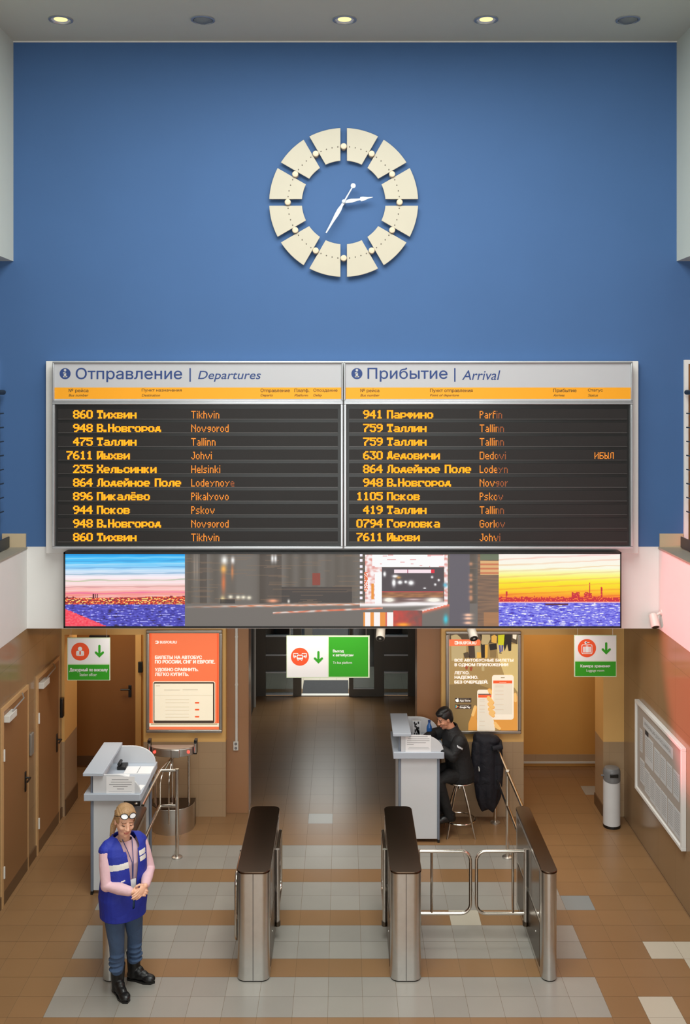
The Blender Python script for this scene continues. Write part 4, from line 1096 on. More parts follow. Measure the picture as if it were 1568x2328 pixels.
# ---------------------------------------------------------------- gallery railings
for sd, x, nm in ((-1, -3.735, 'left'), (1, 3.765, 'right')):
    o = thing('gallery_railing', (x, 11.2, ZBLUE), 'dark metal railing with horizontal bars on the %s gallery edge' % nm, 'railing', None)
    zt = PZ(892, 11.25)
    MB().tube([(x, 2.0, zt), (x, 11.30, zt)], 0.028, 14).build('handrail', 'rail_metal', o)
    for k in range(8):
        z = PZ(940 + 32 * k, 11.25); MB().tube([(x, 2.0, z), (x, 11.30, z)], 0.008, 8).build('bar', 'rail_metal', o)
    for y in (11.16, 9.6, 8.0, 6.4, 4.8, 3.2):
        MB().box(x - sd * 0.004, x + sd * 0.03, y - 0.025, y + 0.025, ZBLUE, zt - 0.02).build('post', 'rail_metal', o)
    MB().box(x - sd * 0.075, x - sd * 0.06, 2.0, 11.28, ZBLUE + 0.012, ZBLUE + 0.13).build('kick_plate', 'rail_metal', o)

# ---------------------------------------------------------------- turnstile cabinets
def rounded(x0, x1, y0, y1, r, n=7):
    p = []
    for cx, cy, a in ((x1 - r, y0 + r, -90), (x1 - r, y1 - r, 0), (x0 + r, y1 - r, 90), (x0 + r, y0 + r, 180)):
        for k in range(n):
            t = R(a + 90 * k / (n - 1)); p.append((cx + r * math.cos(t), cy + r * math.sin(t)))
    return p
fz = lambda a, b, d: Vector((a, b, d))
YT0, YT1, HT = 9.20, 10.66, 0.985
YH = 9.93                                  # gate hinges
def gate(root, hx, dirx, diry, width, nm='gate_leaf'):
    """tube leaf hinged at hx: (dirx, diry) is the way it points"""
    r = 0.016; z0, z1 = 0.245, 0.845
    P = lambda s, z: Vector((hx + dirx * s, YH + diry * s, z))
    rc = 0.09
    pts = [P(0, z1), P(width - rc, z1)]
    for k in range(1, 6): a = R(90 - 18 * k); pts.append(P(width - rc + rc * math.cos(a), z1 - rc + rc * math.sin(a)))
    for k in range(0, 6): a = R(-18 * k); pts.append(P(width - rc + rc * math.cos(a), z0 + rc + rc * math.sin(a)))
    pts += [P(0, z0)]
    g = MB().tube(pts, r, 12).build(nm, 'chrome', root)
    MB().tube([P(width * 0.26, z0), P(width * 0.26, z1)], 0.013, 10).build('upright', 'chrome', g)
    MB().tube([P(0, 0.16), P(0, z1 + 0.02)], 0.021, 14).build('hinge_post', 'steel', g)
    MB().tube([P(0, 0.13), P(0, 0.17)], 0.03, 14).build('pivot', 'steel_dark', g)
def cabinet(x0, x1, wide, label):
    o = thing('turnstile_cabinet', ((x0 + x1) / 2, YT1, 0), label, 'turnstile', 'steel turnstile cabinets')
    r = 0.075 if wide else (x1 - x0) / 2 - 0.001
    MB().prism(rounded(x0, x1, YT0, YT1, r, 9), fz, 0.012, HT - 0.02).build('cabinet_body', 'steel', o)
    MB().prism(rounded(x0 - 0.004, x1 + 0.004, YT0 - 0.006, YT1 + 0.006, r, 9), fz, HT - 0.02, HT).build('cap', 'cap_dark', o, bevel=0.004)
    MB().prism(rounded(x0 + 0.008, x1 - 0.008, YT0 + 0.008, YT1 - 0.008, r - 0.008, 7), fz, 0.0, 0.012).build('plinth', 'black_plastic', o)
    for xs, sg in ((x0, -1), (x1, 1)):
        MB().box(xs - 0.001, xs + sg * 0.004, YT0 + 0.14, YT1 - 0.14, 0.06, 0.46).build('side_panel', 'steel_dark', o, bevel=0.002)
        MB().box(xs - 0.001, xs + sg * 0.004, YT0 + 0.14, YT1 - 0.14, 0.50, 0.93).build('side_window', 'window_dark', o, bevel=0.002)
        MB().ball((xs + sg * 0.004, YT0 + 0.30, 0.30), (0.008, 0.008, 0.008), n=10).build('sensor', 'light_plastic', o)
        MB().ball((xs + sg * 0.004, YT0 + 0.78, 0.20), (0.012, 0.012, 0.012), n=10).build('pivot_cap', 'chrome', o)
    if wide:
        xm = (x0 + x1) / 2
        MB().box(xm - 0.0025, xm + 0.0025, YT0 - 0.0015, YT0 + 0.01, 0.014, HT - 0.02).build('front_seam', 'black_plastic', o)
    return o
XA = lambda x: PX(x, YT0)
c0 = cabinet(-2.166, -2.034, False, 'narrow steel turnstile cabinet behind the woman in the blue vest')
c1 = cabinet(XA(538), XA(612), True, 'wide steel turnstile cabinet with both tube gates folded open')
c2 = cabinet(XA(888), XA(958), True, 'wide steel turnstile cabinet in front of the seated man')
c3 = cabinet(XA(1233), XA(1268), False, 'narrow steel turnstile cabinet at the right holding a closed gate leaf')
gate(c1, XA(612) + 0.026, 0, 1, 0.53); gate(c1, XA(538) - 0.026, 0, -1, 0.53)
gate(c2, XA(888) - 0.026, 0, 1, 0.53); gate(c2, XA(958) + 0.022, 1, 0, 0.505)
gate(c3, XA(1233) - 0.022, -1, 0, 0.475)

# ---------------------------------------------------------------- floor handrails
def rail(name, base, label, posts, rails, links=()):
    o = thing(name, base, label, 'handrail')
    for (x, y, h_) in posts:
        MB().tube([(x, y, 0), (x, y, h_)], 0.021, 16).build('post', 'chrome', o)
        MB().lathe([(0.06, 0), (0.06, 0.012), (0.045, 0.02), (0.022, 0.022)], (x, y, 0), 24).build('floor_flange', 'steel', o)
    for pts, nm in rails: MB().tube(pts, 0.017, 12).build(nm, 'chrome', o)
    for x, y, z in links: MB().lathe([(0.022, -0.025), (0.028, -0.02), (0.028, 0.02), (0.022, 0.025)], (x, y, z), 16).build('collar', 'chrome', o)
    return o
rx, ry = PX(402.5, 11.66), 11.66
rail('floor_handrail', (rx, ry, 0), 'chrome tube handrail beside the left grey desk', [(rx, ry, 1.005)],
     [([(rx, ry, 0.985), (-2.085, ry, 0.985), (-2.085, 10.68, 0.985)], 'top_rail'), ([(rx, ry, 0.585), (-2.085, ry, 0.585), (-2.085, 10.68, 0.585)], 'middle_rail')])
qx = 1.855
rail('floor_handrail', (qx, 12.6, 0), 'chrome tube handrail between the coat and the right turnstile cabinet', [(qx, 12.6, 0.985), (qx, 11.66, 0.985)],
     [([(qx, 12.62, 0.965), (qx, 10.68, 0.965)], 'top_rail'), ([(qx, 12.6, 0.585), (qx, 10.68, 0.585)], 'middle_rail')], [(qx, 11.66, 0.965)])

# ---------------------------------------------------------------- tripod turnstile by the left poster
tx, ty = PX(392, 12.45), 12.49
o = thing('rotor_turnstile', (tx, ty, 0), 'round steel rotor turnstile with two red lights under the orange poster', 'turnstile')
MB().lathe([(0.262, 0.0), (0.262, 0.30), (0.25, 0.31)], (tx, ty, 0), 30, a0=180, a1=360).add([], []).build('drum_front', 'steel', o)
MB().box(tx - 0.262, tx + 0.262, ty, ty + 0.10, 0, 0.31).build('drum_back', 'steel_dark', o)
pl = [(tx + 0.26 * math.cos(R(a)), ty + 0.26 * math.sin(R(a))) for a in range(180, 361, 10)]
MB().prism(pl, fz, 0.30, 0.312).build('drum_top', 'steel_dark', o)
bp = [(tx + 0.275 * math.cos(R(a)), ty + 0.16 * math.sin(R(a))) for a in range(180, 361, 10)]
MB().prism(bp, fz, 0.895, 0.985).build('curved_head', 'steel', o, bevel=0.004)
MB().prism([(a, b) for a, b in bp], fz, 0.985, 0.992).build('head_cover', 'yellow_paint' if False else 'steel', o)
for sx in (-1, 1):
    MB().tube([(tx + sx * 0.205, ty - 0.085, 0.31), (tx + sx * 0.205, ty - 0.085, 0.90)], 0.017, 12).build('upright', 'chrome', o)
    MB().box(tx + sx * 0.262, tx + sx * 0.298, ty - 0.07, ty + 0.02, 0.90, 1.07).build('side_bracket', 'black_plastic', o, bevel=0.004)
    MB().tube([(tx + sx * 0.28, ty - 0.072, 0.925), (tx + sx * 0.28, ty - 0.072, 1.035)], 0.019, 12).build('bracket_sleeve', 'steel', o)
    MB().lathe([(0.017, -0.004), (0.014, 0.012), (0.001, 0.016)], (tx + sx * 0.205, ty - 0.115, 0.945), 14, axis='y').build('red_light', 'red_lamp', o)
    o.children[-1].scale = (1, 1, 1)
MB().lathe([(0.017, 0.004), (0.014, -0.012), (0.001, -0.016)], (tx, ty, 0), 4, axis='y')
MB().box(tx + 0.0, tx + 0.105, ty - 0.175, ty - 0.10, 0.89, 0.988).build('reader', 'steel', o, bevel=0.01)
MB().tube([(tx, ty - 0.06, 0.31), (tx, ty - 0.06, 0.90)], 0.02, 12).build('rotor_column', 'chrome', o)
for k in range(3):
    a = R(200 + 34 * k); dx, dy = math.cos(a), math.sin(a)
    L_ = 0.30
    MB().tube([(tx, ty - 0.06, 0.86), (tx + dx * 0.16, ty - 0.06 + dy * 0.16, 0.72), (tx + dx * L_ * 0.62, ty - 0.06 + dy * L_ * 0.62, 0.66), (tx + dx * L_ * 0.66, ty - 0.06 + dy * L_ * 0.66, 0.60), (tx + dx * L_ * 0.66, ty - 0.06 + dy * L_ * 0.66, 0.14), (tx + dx * L_ * 0.6, ty - 0.06 + dy * L_ * 0.6, 0.10), (tx, ty - 0.06, 0.33)], 0.011, 10).build('rotor_arm', 'chrome', o)

# ---------------------------------------------------------------- reception desks
def desk(xl, yf, length, label, sign_w):
    """transaction shelf on the left, worktop on the right, narrow end towards the viewer"""
    o = thing('reception_desk', (xl + 0.3, yf + length / 2, 0), label, 'desk')
    yb = yf + length
    w_ = 0.60
    xi, xe = xl + 0.06, xl + 0.545
    zt0, zt1, zs = 0.995, 1.07, 1.262
    MB().prism([(xl, yf - 0.03), (xl + w_ - 0.01, yf - 0.03), (xl + w_, yf - 0.0), (xl + w_, yb + 0.02), (xl, yb + 0.02)], fz, zt0, zt1).build('worktop', 'desk_grey', o, bevel=0.006)
    for y0_, y1_, nm in ((yf + 0.02, yf + 0.045, 'front_panel'), (yb - 0.045, yb - 0.02, 'rear_panel')):
        MB().box(xi + 0.03, xe - 0.03, y0_, y1_, 0.04, zt0).build(nm, 'desk_white', o, bevel=0.003)
    MB().box(xi, xi + 0.025, yf + 0.04, yb - 0.04, 0.04, zt0).build('side_panel', 'desk_white', o, bevel=0.003)
    for px_, sx in ((xi, 0.03), (xe - 0.03, 0.03)):
        for y_ in (yf + 0.005, yb - 0.055):
            q = MB().box(px_, px_ + sx, y_, y_ + 0.05, 0.03, zt0).build('corner_post', 'desk_post', o, bevel=0.012, seg=3)
            MB().box(px_ + 0.002, px_ + sx - 0.002, y_ + 0.002, y_ + 0.048, 0, 0.03).build('foot', 'black_plastic', q)
    # curved end gables above the worktop
    def gable(y0_):
        out = [(xi + 0.03, zt1), (xl + w_ - 0.012, zt1)]
        R_ = 0.19; x_c = xl + w_ - 0.012 - 0.26
        for k in range(0, 11): a = R(9 * k); out.append((x_c + 0.26 * math.cos(a), zt1 + 0.004 + R_ * math.sin(a)))
        out.append((xi + 0.03, zt1 + 0.004 + R_))
        return MB().prism(out, lambda a, b, d: Vector((a, d, b)), y0_, y0_ + 0.022).build('end_gable', 'desk_white', o, bevel=0.003)
    gable(yf - 0.005); gable(yb - 0.03)
    MB().box(xi + 0.03, xi + 0.05, yf + 0.017, yb - 0.03, zt1, zs).build('shelf_riser', 'desk_white', o)
    for y_ in (yf + 0.02, yb - 0.05): MB().tube([(xi + 0.012, y_, zt1), (xi + 0.012, y_, zs)], 0.012, 12).build('shelf_post', 'desk_post', o)
    MB().box(xl - 0.005, xl + 0.205, yf - 0.045, yb + 0.01, zs, zs + 0.032).build('upper_shelf', 'desk_grey', o, bevel=0.004)
    return o
DLX, DLY = PX(190, 10.76), 10.79
DRX, DRY = PX(894, 12.0), 12.03
desk(DLX, DLY, 0.90, 'grey reception desk behind the woman in the blue vest', 0)
desk(DRX, DRY, 0.71, 'grey reception desk where the man in black sits', 0)
def notice(name, x0, x1, y0, y1, yd, label, lines):
    o = tag(MB().box(PX(x0, yd), PX(x1, yd), yd, yd + 0.0015, PZ(y1, yd), PZ(y0, yd)).build(name, 'paper'), label, 'notice', 'taped paper notices')
    p = Print(yd)
    for a, b, y, m in lines: p.rect(a, y, b, y + 1.1, m, 1)
    p.build('notice_print', o)
ya = DLY - 0.008
notice('paper_notice', 241.5, 306, 1765.5, 1810, ya, 'white notice taped to the end of the left grey desk',
       [(254, 292, 1772, 'ink_grey'), (252, 300, 1777.5, 'ink_grey'), (248, 299, 1783, 'ink_grey'), (257, 290, 1787.5, 'ink_grey'), (266, 282, 1793, 'ink_grey'), (247, 300, 1799, 'paper_dim'), (247, 298, 1803, 'paper_dim')])
yb_ = DRY - 0.008
notice('paper_notice', 921.5, 979.5, 1671.5, 1710, yb_, 'white notice taped to the end of the right grey desk',
       [(930, 972, 1674, 'ink_grey'), (927, 976, 1679, 'ink_grey'), (925, 976, 1683.5, 'ink_grey'), (925, 968, 1688, 'ink_grey'), (925, 940, 1691.5, 'ink_grey'), (929, 974, 1699, 'paper_dim'), (927, 976, 1702, 'paper_dim')])
ZT = 1.07
# things lying on the left desk
def sheet(name, cx, cy, wx, wy, th, rot, m, z, label, cat, group=None):
    c, s_ = math.cos(R(rot)), math.sin(R(rot))
    poly = [(cx + a * wx / 2 * c - b * wy / 2 * s_, cy + a * wx / 2 * s_ + b * wy / 2 * c) for a, b in ((-1, -1), (1, -1), (1, 1), (-1, 1))]
    return tag(MB().prism(poly, fz, z, z + th).build(name, m), label, cat, group)
nb = sheet('open_notebook', -2.27, 11.42, 0.30, 0.22, 0.012, 0, 'paper', ZT, 'open white notebook on the left grey desk', 'notebook')
MB().prism([(-2.275, 11.32), (-2.27, 11.32), (-2.27, 11.52), (-2.275, 11.52)], fz, ZT + 0.012, ZT + 0.014).build('fold', 'ink_grey', nb)
sheet('paper_sheet', -2.45, 11.27, 0.21, 0.12, 0.003, 6, 'paper', ZT, 'loose white sheet beside the notebook on the left desk', 'paper')
sheet('paper_slip', -2.16, 10.94, 0.06, 0.14, 0.002, -8, 'paper', ZT, 'small white slip at the right edge of the left desk', 'paper')
ph = thing('desk_phone', (-2.46, 11.50, ZT), 'small black telephone under the shelf of the left desk', 'telephone')
MB().box(-2.52, -2.42, 11.44, 11.58, ZT, ZT + 0.04).build('phone_base', 'black_plastic', ph, bevel=0.008)
MB().tube([(-2.50, 11.45, ZT + 0.06), (-2.50, 11.57, ZT + 0.06)], 0.018, 10).build('handset', 'black_plastic', ph)
kb = thing('keyboard_tray', (-2.22, DLY - 0.005, 0.955), 'black fitting under the front edge of the left worktop', 'fitting')
MB().box(-2.30, -2.13, DLY - 0.02, DLY + 0.01, 0.94, 0.995).build('tray', 'black_plastic', kb, bevel=0.004)
MB().ball((-2.17, DLY - 0.024, 0.97), (0.02, 0.008, 0.012), n=10).build('catch', 'chrome', kb)
# things on the right desk
bt = thing('water_bottle', (PX(975.5, 12.42), 12.42, ZT), 'blue plastic water bottle on the right grey desk', 'bottle')
bc = (PX(975.5, 12.42), 12.42, ZT)
MB().lathe([(0.001, 0), (0.030, 0), (0.033, 0.01), (0.033, 0.15), (0.030, 0.17), (0.014, 0.205), (0.013, 0.225), (0.001, 0.225)], bc, 24).build('bottle_body', 'bottle_blue', bt)
MB().lathe([(0.0338, 0.012), (0.0338, 0.052)], bc, 24).build('label_band', 'paper', bt)
MB().lathe([(0.016, 0.222), (0.016, 0.245), (0.001, 0.246)], bc, 18).build('cap', 'navy_ink', bt)
jr = thing('small_box', (PX(945, 12.56), 12.56, ZT), 'black and white patterned box at the back of the right desk', 'box')
q = MB().box(PX(937, 12.56), PX(956, 12.56), 12.53, 12.57, ZT, ZT + 0.20)
for k in range(16):
    a, b = PX(937, 12.56) + random.random() * 0.08, ZT + 0.02 + random.random() * 0.15; q.box(a, a + 0.018, 12.5285, 12.54, b, b + 0.02 + 0.02 * random.random(), 1)
q.build('box_body', ['paper_dim', 'ink_dark'], jr)
q = MB()
for k in range(3): q.prism([(PX(936, 12.3) + 0.006 * k, 12.22 + 0.004 * k), (PX(972, 12.3) - 0.004 * k, 12.19 + 0.01 * k), (PX(975, 12.3), 12.40 - 0.006 * k), (PX(938, 12.3), 12.42)], fz, ZT + 0.010 * k, ZT + 0.010 * k + 0.009, k % 2)
mg = tag(q.build('folded_newspaper', ['navy_ink', 'board_grey']), 'folded newspaper on a blue folder on the right grey desk', 'newspaper')
sheet('writing_paper', PX(950, 12.18), 12.15, 0.20, 0.10, 0.002, 4, 'paper', ZT, 'white sheet on the right desk near the man', 'paper')

# ---------------------------------------------------------------- bin, notice board
bx, by = PX(1391, 12.48), 12.50
o = thing('waste_bin', (bx, by, 0), 'white cylindrical waste bin with grey lid by the right wall', 'bin')
MB().lathe([(0.100, 0.0), (0.104, 0.0), (0.104, 0.03), (0.1, 0.035)], (bx, by, 0), 30).build('base_ring', 'black_plastic', o)
MB().lathe([(0.102, 0.03), (0.102, 0.59), (0.098, 0.59)], (bx, by, 0), 32).build('bin_body', 'bin_white', o)
top = [[Vector((bx + rr * math.cos(a), by + rr * math.sin(a), z + sl * (0.5 - 0.5 * math.sin(a)) * 1.0)) for a in [2 * math.pi * j / 32 for j in range(32)]] for rr, z, sl in ((0.1035, 0.60, -0.05), (0.1035, 0.67, 0), (0.10, 0.69, 0), (0.085, 0.715, 0), (0.04, 0.725, 0))]
MB().loft(top).build('lid', 'bin_lid', o)
MB().box(bx - 0.045, bx + 0.055, by - 0.108, by - 0.09, 0.625, 0.665).build('flap', 'black_plastic', o, bevel=0.006)
MB().box(bx - 0.135, bx - 0.09, by - 0.03, by - 0.005, 0.62, 0.635).build('lid_grip', 'bin_lid', o, bevel=0.003)

NB0, NB1, NZ0, NZ1 = 10.46, 12.14, 0.605, 1.655
o = thing('notice_board', (XR, (NB0 + NB1) / 2, NZ0), 'white framed glazed notice board on the right wall', 'notice board')
MB().box(XR - 0.028, XR, NB0 + 0.02, NB1 - 0.02, NZ0 + 0.02, NZ1 - 0.02).build('back_board', 'board_grey', o)
q = MB()
for a, b, c, d in ((NB0, NB1, NZ1 - 0.035, NZ1), (NB0, NB1, NZ0, NZ0 + 0.035), (NB0, NB0 + 0.035, NZ0 + 0.035, NZ1 - 0.035), (NB1 - 0.035, NB1, NZ0 + 0.035, NZ1 - 0.035)): q.box(XR - 0.05, XR, a, b, c, d)
q.build('frame', 'white_paint', o, bevel=0.003)
hb = MB().box(XR - 0.032, XR - 0.028, 10.80, 11.86, 1.42, 1.53).build('title_strip', 'paper_dim', o)
v2, f2, a0, a1, b0, b1 = text2d('ИНФОРМАЦИЯ ДЛЯ ПАССАЖИРОВ')
MB().add([(XR - 0.0325, 11.80 - (a - a0) / (a1 - a0) * 0.94, 1.45 + (b - b0) / (b1 - b0) * 0.05) for a, b in v2], f2).build('title_text', 'ink_grey', hb, smooth=0, recalc=False)
shs = [(12.00, 1.10, 0.10, 0.26), (11.99, 0.75, 0.17, 0.27), (11.80, 0.70, 0.18, 0.27), (11.60, 0.68, 0.19, 0.28), (11.39, 0.67, 0.19, 0.28), (11.18, 0.67, 0.19, 0.28), (10.96, 0.67, 0.19, 0.28), (10.75, 0.67, 0.19, 0.28),
       (11.79, 1.04, 0.30, 0.32), (11.44, 1.05, 0.19, 0.28), (11.22, 1.05, 0.18, 0.28), (11.00, 1.05, 0.18, 0.28), (10.78, 1.05, 0.19, 0.28)]
order = ['first', 'second', 'third', 'fourth', 'fifth', 'sixth', 'seventh', 'eighth']
for k, (y, z, wy, hz) in enumerate(shs):
    if k == 0: lab = 'narrow white sheet at the upper far corner of the notice board'
    elif k < 8: lab = '%s sheet from the far end in the lower row of the notice board' % order[k - 1]
    elif k == 8: lab = 'wide sheet in the upper row of the notice board'
    else: lab = '%s sheet from the wide one in the upper row of the notice board' % order[k - 9]
    mb = MB().box(XR - 0.0305, XR - 0.028, y - wy, y, z, z + hz)
    for j in range(9): mb.box(XR - 0.0308, XR - 0.0304, y - wy + 0.02, y - 0.02, z + hz - 0.035 - 0.025 * j, z + hz - 0.03 - 0.025 * j, 1)
    tag(mb.build('paper_sheet', ['paper_dim', 'ink_grey']), lab, 'paper', 'sheets on the notice board')
tag(MB().box(XR - 0.0315, XR - 0.0305, 11.66, 11.78, 1.36, 1.41).build('black_card', 'ink_dark'), 'small black card above the wide sheet on the notice board', 'card')

# ---------------------------------------------------------------- bar stool
sx_, sy_ = 1.385, 12.30
o = thing('bar_stool', (sx_, sy_, 0), 'chrome bar stool under the seated man', 'stool')
MB().lathe([(0.001, 0.625), (0.15, 0.625), (0.172, 0.637), (0.172, 0.652), (0.16, 0.665), (0.001, 0.668)], (sx_, sy_, 0), 28).build('seat', 'black_plastic', o)
MB().lathe([(0.174, 0.628), (0.176, 0.634), (0.174, 0.640)], (sx_, sy_, 0), 28, cap=False).build('seat_rim', 'chrome', o)
for a in (225, 315, 45, 135):
    ca, sa = math.cos(R(a)), math.sin(R(a))
    pts = [(sx_ + ca * r_, sy_ + sa * r_, z) for r_, z in ((0.03, 0.625), (0.075, 0.52), (0.125, 0.38), (0.17, 0.22), (0.205, 0.10), (0.235, 0.0))]
    MB().tube(pts, 0.0115, 10).build('leg', 'chrome', o)
rg = [(sx_ + 0.185 * math.cos(2 * math.pi * k / 28), sy_ + 0.185 * math.sin(2 * math.pi * k / 28), 0.175) for k in range(28)]
MB().tube(rg, 0.009, 8, closed=True).build('foot_ring', 'chrome', o)
MB().tube([(sx_, sy_, 0.62), (sx_, sy_, 0.54)], 0.02, 12).build('hub', 'steel', o)

# ---------------------------------------------------------------- people
def fused(name, mb, voxel, mats, parent=None, assign=None, smooth_it=4, cut=None, thick=0.0, link=True):
    """melts overlapping closed shapes into one continuous surface"""
    me = bpy.data.meshes.new('tmp'); me.from_pydata([tuple(p) for p in mb.v], [], mb.f)
    bm = bmesh.new(); bm.from_mesh(me); bmesh.ops.recalc_face_normals(bm, faces=bm.faces); bm.to_mesh(me); bm.free()
    o = bpy.data.objects.new('tmp', me); COL.objects.link(o)
    r = o.modifiers.new('r', 'REMESH'); r.mode = 'VOXEL'; r.voxel_size = voxel; r.adaptivity = 0
    if smooth_it:
        sm = o.modifiers.new('s', 'SMOOTH'); sm.factor = 0.5; sm.iterations = smooth_it
    dg = bpy.context.evaluated_depsgraph_get(); dg.update()
    me2 = bpy.data.meshes.new_from_object(o.evaluated_get(dg)); me2.name = name
    bpy.data.objects.remove(o)
    if cut:
        bm = bmesh.new(); bm.from_mesh(me2)
        bmesh.ops.delete(bm, geom=[f for f in bm.faces if cut(f.calc_center_median())], context='FACES')
        bmesh.ops.delete(bm, geom=[v_ for v_ in bm.verts if not v_.link_faces], context='VERTS')
        for _ in range(10):
            new = {}
            for v_ in bm.verts:
                nb_ = [e_.other_vert(v_).co for e_ in v_.link_edges if e_.is_boundary]
                if len(nb_) == 2: new[v_] = v_.co * 0.4 + (nb_[0] + nb_[1]) * 0.3
            for v_, c_ in new.items(): v_.co = c_
        bm.to_mesh(me2); bm.free()
    me2.materials.clear()
    for m in mats: me2.materials.append(M[m])
    if assign:
        for p in me2.polygons: p.material_index = assign(p.center, p.normal)
    me2.polygons.foreach_set('use_smooth', [True] * len(me2.polygons))
    off = wloc(parent) if parent else Vector()
    me2.transform(Matrix.Translation(-off))
    ob = link_mesh(name, me2, parent)
    if thick:
        sd = ob.modifiers.new('cloth', 'SOLIDIFY'); sd.thickness = thick; sd.offset = 1
    return ob

class Frame:
    """local axes of a figure: x to its left, y forward, z up"""
    def __init__(s, pos, ang):
        s.p = Vector(pos); s.L = Vector((math.cos(ang), math.sin(ang), 0)); s.F = Vector((math.sin(ang), -math.cos(ang), 0))
    def __call__(s, x, y, z): return s.p + s.L * x + s.F * y + Vector((0, 0, z))
    def inv(s, q):
        d = Vector(q) - s.p; return Vector((d.dot(s.L), d.dot(s.F), d.z))
    def rot(s): return Matrix((s.L, s.F, Vector((0, 0, 1)))).transposed()

class Head:
    """head-centred axes with yaw and downward pitch"""
    def __init__(s, c, yaw, pitch, k=1.0, roll=0.0):
        L = Vector((math.cos(yaw), math.sin(yaw), 0)); F = Vector((math.sin(yaw), -math.cos(yaw), 0)); U = Vector((0, 0, 1))
        F2 = F * math.cos(pitch) - U * math.sin(pitch); U2 = U * math.cos(pitch) + F * math.sin(pitch)
        s.L, s.F, s.U = L * math.cos(roll) + U2 * math.sin(roll), F2, U2 * math.cos(roll) - L * math.sin(roll)
        s.c = Vector(c); s.k = k
    def __call__(s, x, y, z): return s.c + (s.L * x + s.F * y + s.U * z) * s.k
    def inv(s, q):
        d = (Vector(q) - s.c) / s.k; return Vector((d.dot(s.L), d.dot(s.F), d.dot(s.U)))
    def rot(s): return Matrix((s.L, s.F, s.U)).transposed()
    def shapes(s, mb, male=False):
        r = s.rot(); k = s.k
        B = lambda c, e: mb.ball(s(*c), tuple(v * k for v in e), r, n=20)
        B((0, -0.012, 0.035), (0.075, 0.094, 0.083))                # skull
        B((0, 0.022, -0.02), (0.068, 0.066, 0.084))                 # face
        B((0, 0.036, -0.07), (0.053 if not male else 0.054, 0.045, 0.044))   # jaw
        B((0, 0.066, -0.094), (0.019, 0.018, 0.016))                # chin
        for sg in (-1, 1):
            B((sg * 0.036, 0.058, -0.022), (0.026, 0.026, 0.024))   # cheek
            B((sg * 0.030, 0.073, 0.026), (0.024, 0.013, 0.008))    # brow ridge
            B((sg * 0.031, 0.074, 0.008), (0.0125, 0.0125, 0.010))  # eye
            B((sg * 0.076, -0.006, -0.004), (0.009, 0.018, 0.030))  # ear
            B((sg * 0.011, 0.096, -0.028), (0.008, 0.010, 0.007))   # nostril wing
        mb.tube([s(0, 0.082, 0.022), s(0, 0.096, 0.0), s(0, 0.108, -0.022), s(0, 0.098, -0.032)], [0.007 * k, 0.0085 * k, 0.012 * k, 0.009 * k], 10)
        B((0, 0.087, -0.053), (0.022, 0.010, 0.0055)); B((0, 0.085, -0.063), (0.019, 0.010, 0.0058))
    def face_mat(s, p):
        """0 skin, 1 lips, 2 brows, 3 eyes"""
        q = s.inv(p)
        if q.y > 0.06:
            if abs(q.x) < 0.021 and -0.0655 < q.z < -0.049 and q.y > 0.078: return 1
            for sg in (-1, 1):
                if abs(q.x - sg * 0.031) < 0.012 and abs(q.z - 0.006) < 0.0042: return 3
                if abs(q.x - sg * 0.031) < 0.019 and abs(q.z - 0.029 + 4.0 * (q.x * sg - 0.030) ** 2) < 0.0035: return 2
        return 0
    def hair(s, name, parent, mat_, line, grow=1.07, extra=None, voxel=0.006):
        mb = MB(); r = s.rot(); k = s.k
        mb.ball(s(0, -0.012, 0.036), tuple(v * k * grow for v in (0.077, 0.096, 0.086)), r, n=24)
        mb.ball(s(0, -0.03, -0.005), tuple(v * k * grow for v in (0.073, 0.072, 0.075)), r, n=20)
        if extra: extra(mb)
        return fused(name, mb, voxel, [mat_], parent, cut=lambda p: line(s.inv(p)), smooth_it=2, thick=0.004)

def hand_shapes(mb, wrist, palm_dir, palm_nrm, side, curl, thumb=1.0, k=1.0):
    """palm plus four unequal bent fingers and a thumb; side: vector across the palm towards the thumb"""
    w_ = Vector(wrist); d = Vector(palm_dir).normalized(); n = Vector(palm_nrm); n = (n - d * n.dot(d)).normalized(); s = Vector(side); s = (s - d * s.dot(d) - n * s.dot(n)).normalized()
    r = Matrix((s, d, n)).transposed()
    c = w_ + d * 0.045 * k
    mb.ball(c, (0.038 * k, 0.050 * k, 0.015 * k), r, n=16); mb.ball(c + d * 0.018 * k, (0.036 * k, 0.034 * k, 0.014 * k), r, n=16)
    for i, ln in enumerate((0.070, 0.078, 0.072, 0.056)):
        o = c + s * (0.027 - 0.018 * i) * k + d * (0.040 - 0.004 * abs(i - 1)) * k
        pts = [o]; a = 0.25 * curl
        for j, f in enumerate((0.46, 0.32, 0.26)):
            dirv = d * math.cos(a) - n * math.sin(a); pts.append(pts[-1] + dirv * ln * f * k); a += curl * (0.75 if j == 0 else 0.6)
        mb.limb(pts, [0.0092 * k, 0.0088 * k, 0.0080 * k, 0.0068 * k], 10)
    o = w_ + d * 0.022 * k + s * 0.026 * k
    mb.limb([o, o + (s * 0.75 + d * 0.6 - n * 0.3 * thumb).normalized() * 0.032 * k, o + (s * 0.75 + d * 0.6 - n * 0.3).normalized() * 0.032 * k + (d * 0.9 + s * 0.15 - n * 0.45 * thumb).normalized() * 0.030 * k], [0.0125 * k, 0.0105 * k, 0.008 * k], 10)

def ring(fr, z, cx, cy, a, b, n=28, p=2.3):
    out = []
    for j in range(n):
        t = 2 * math.pi * j / n; c, s_ = math.cos(t), math.sin(t)
        out.append(fr(cx + a * math.copysign(abs(c) ** (2 / p), c), cy + b * math.copysign(abs(s_) ** (2 / p), s_), z))
    return out

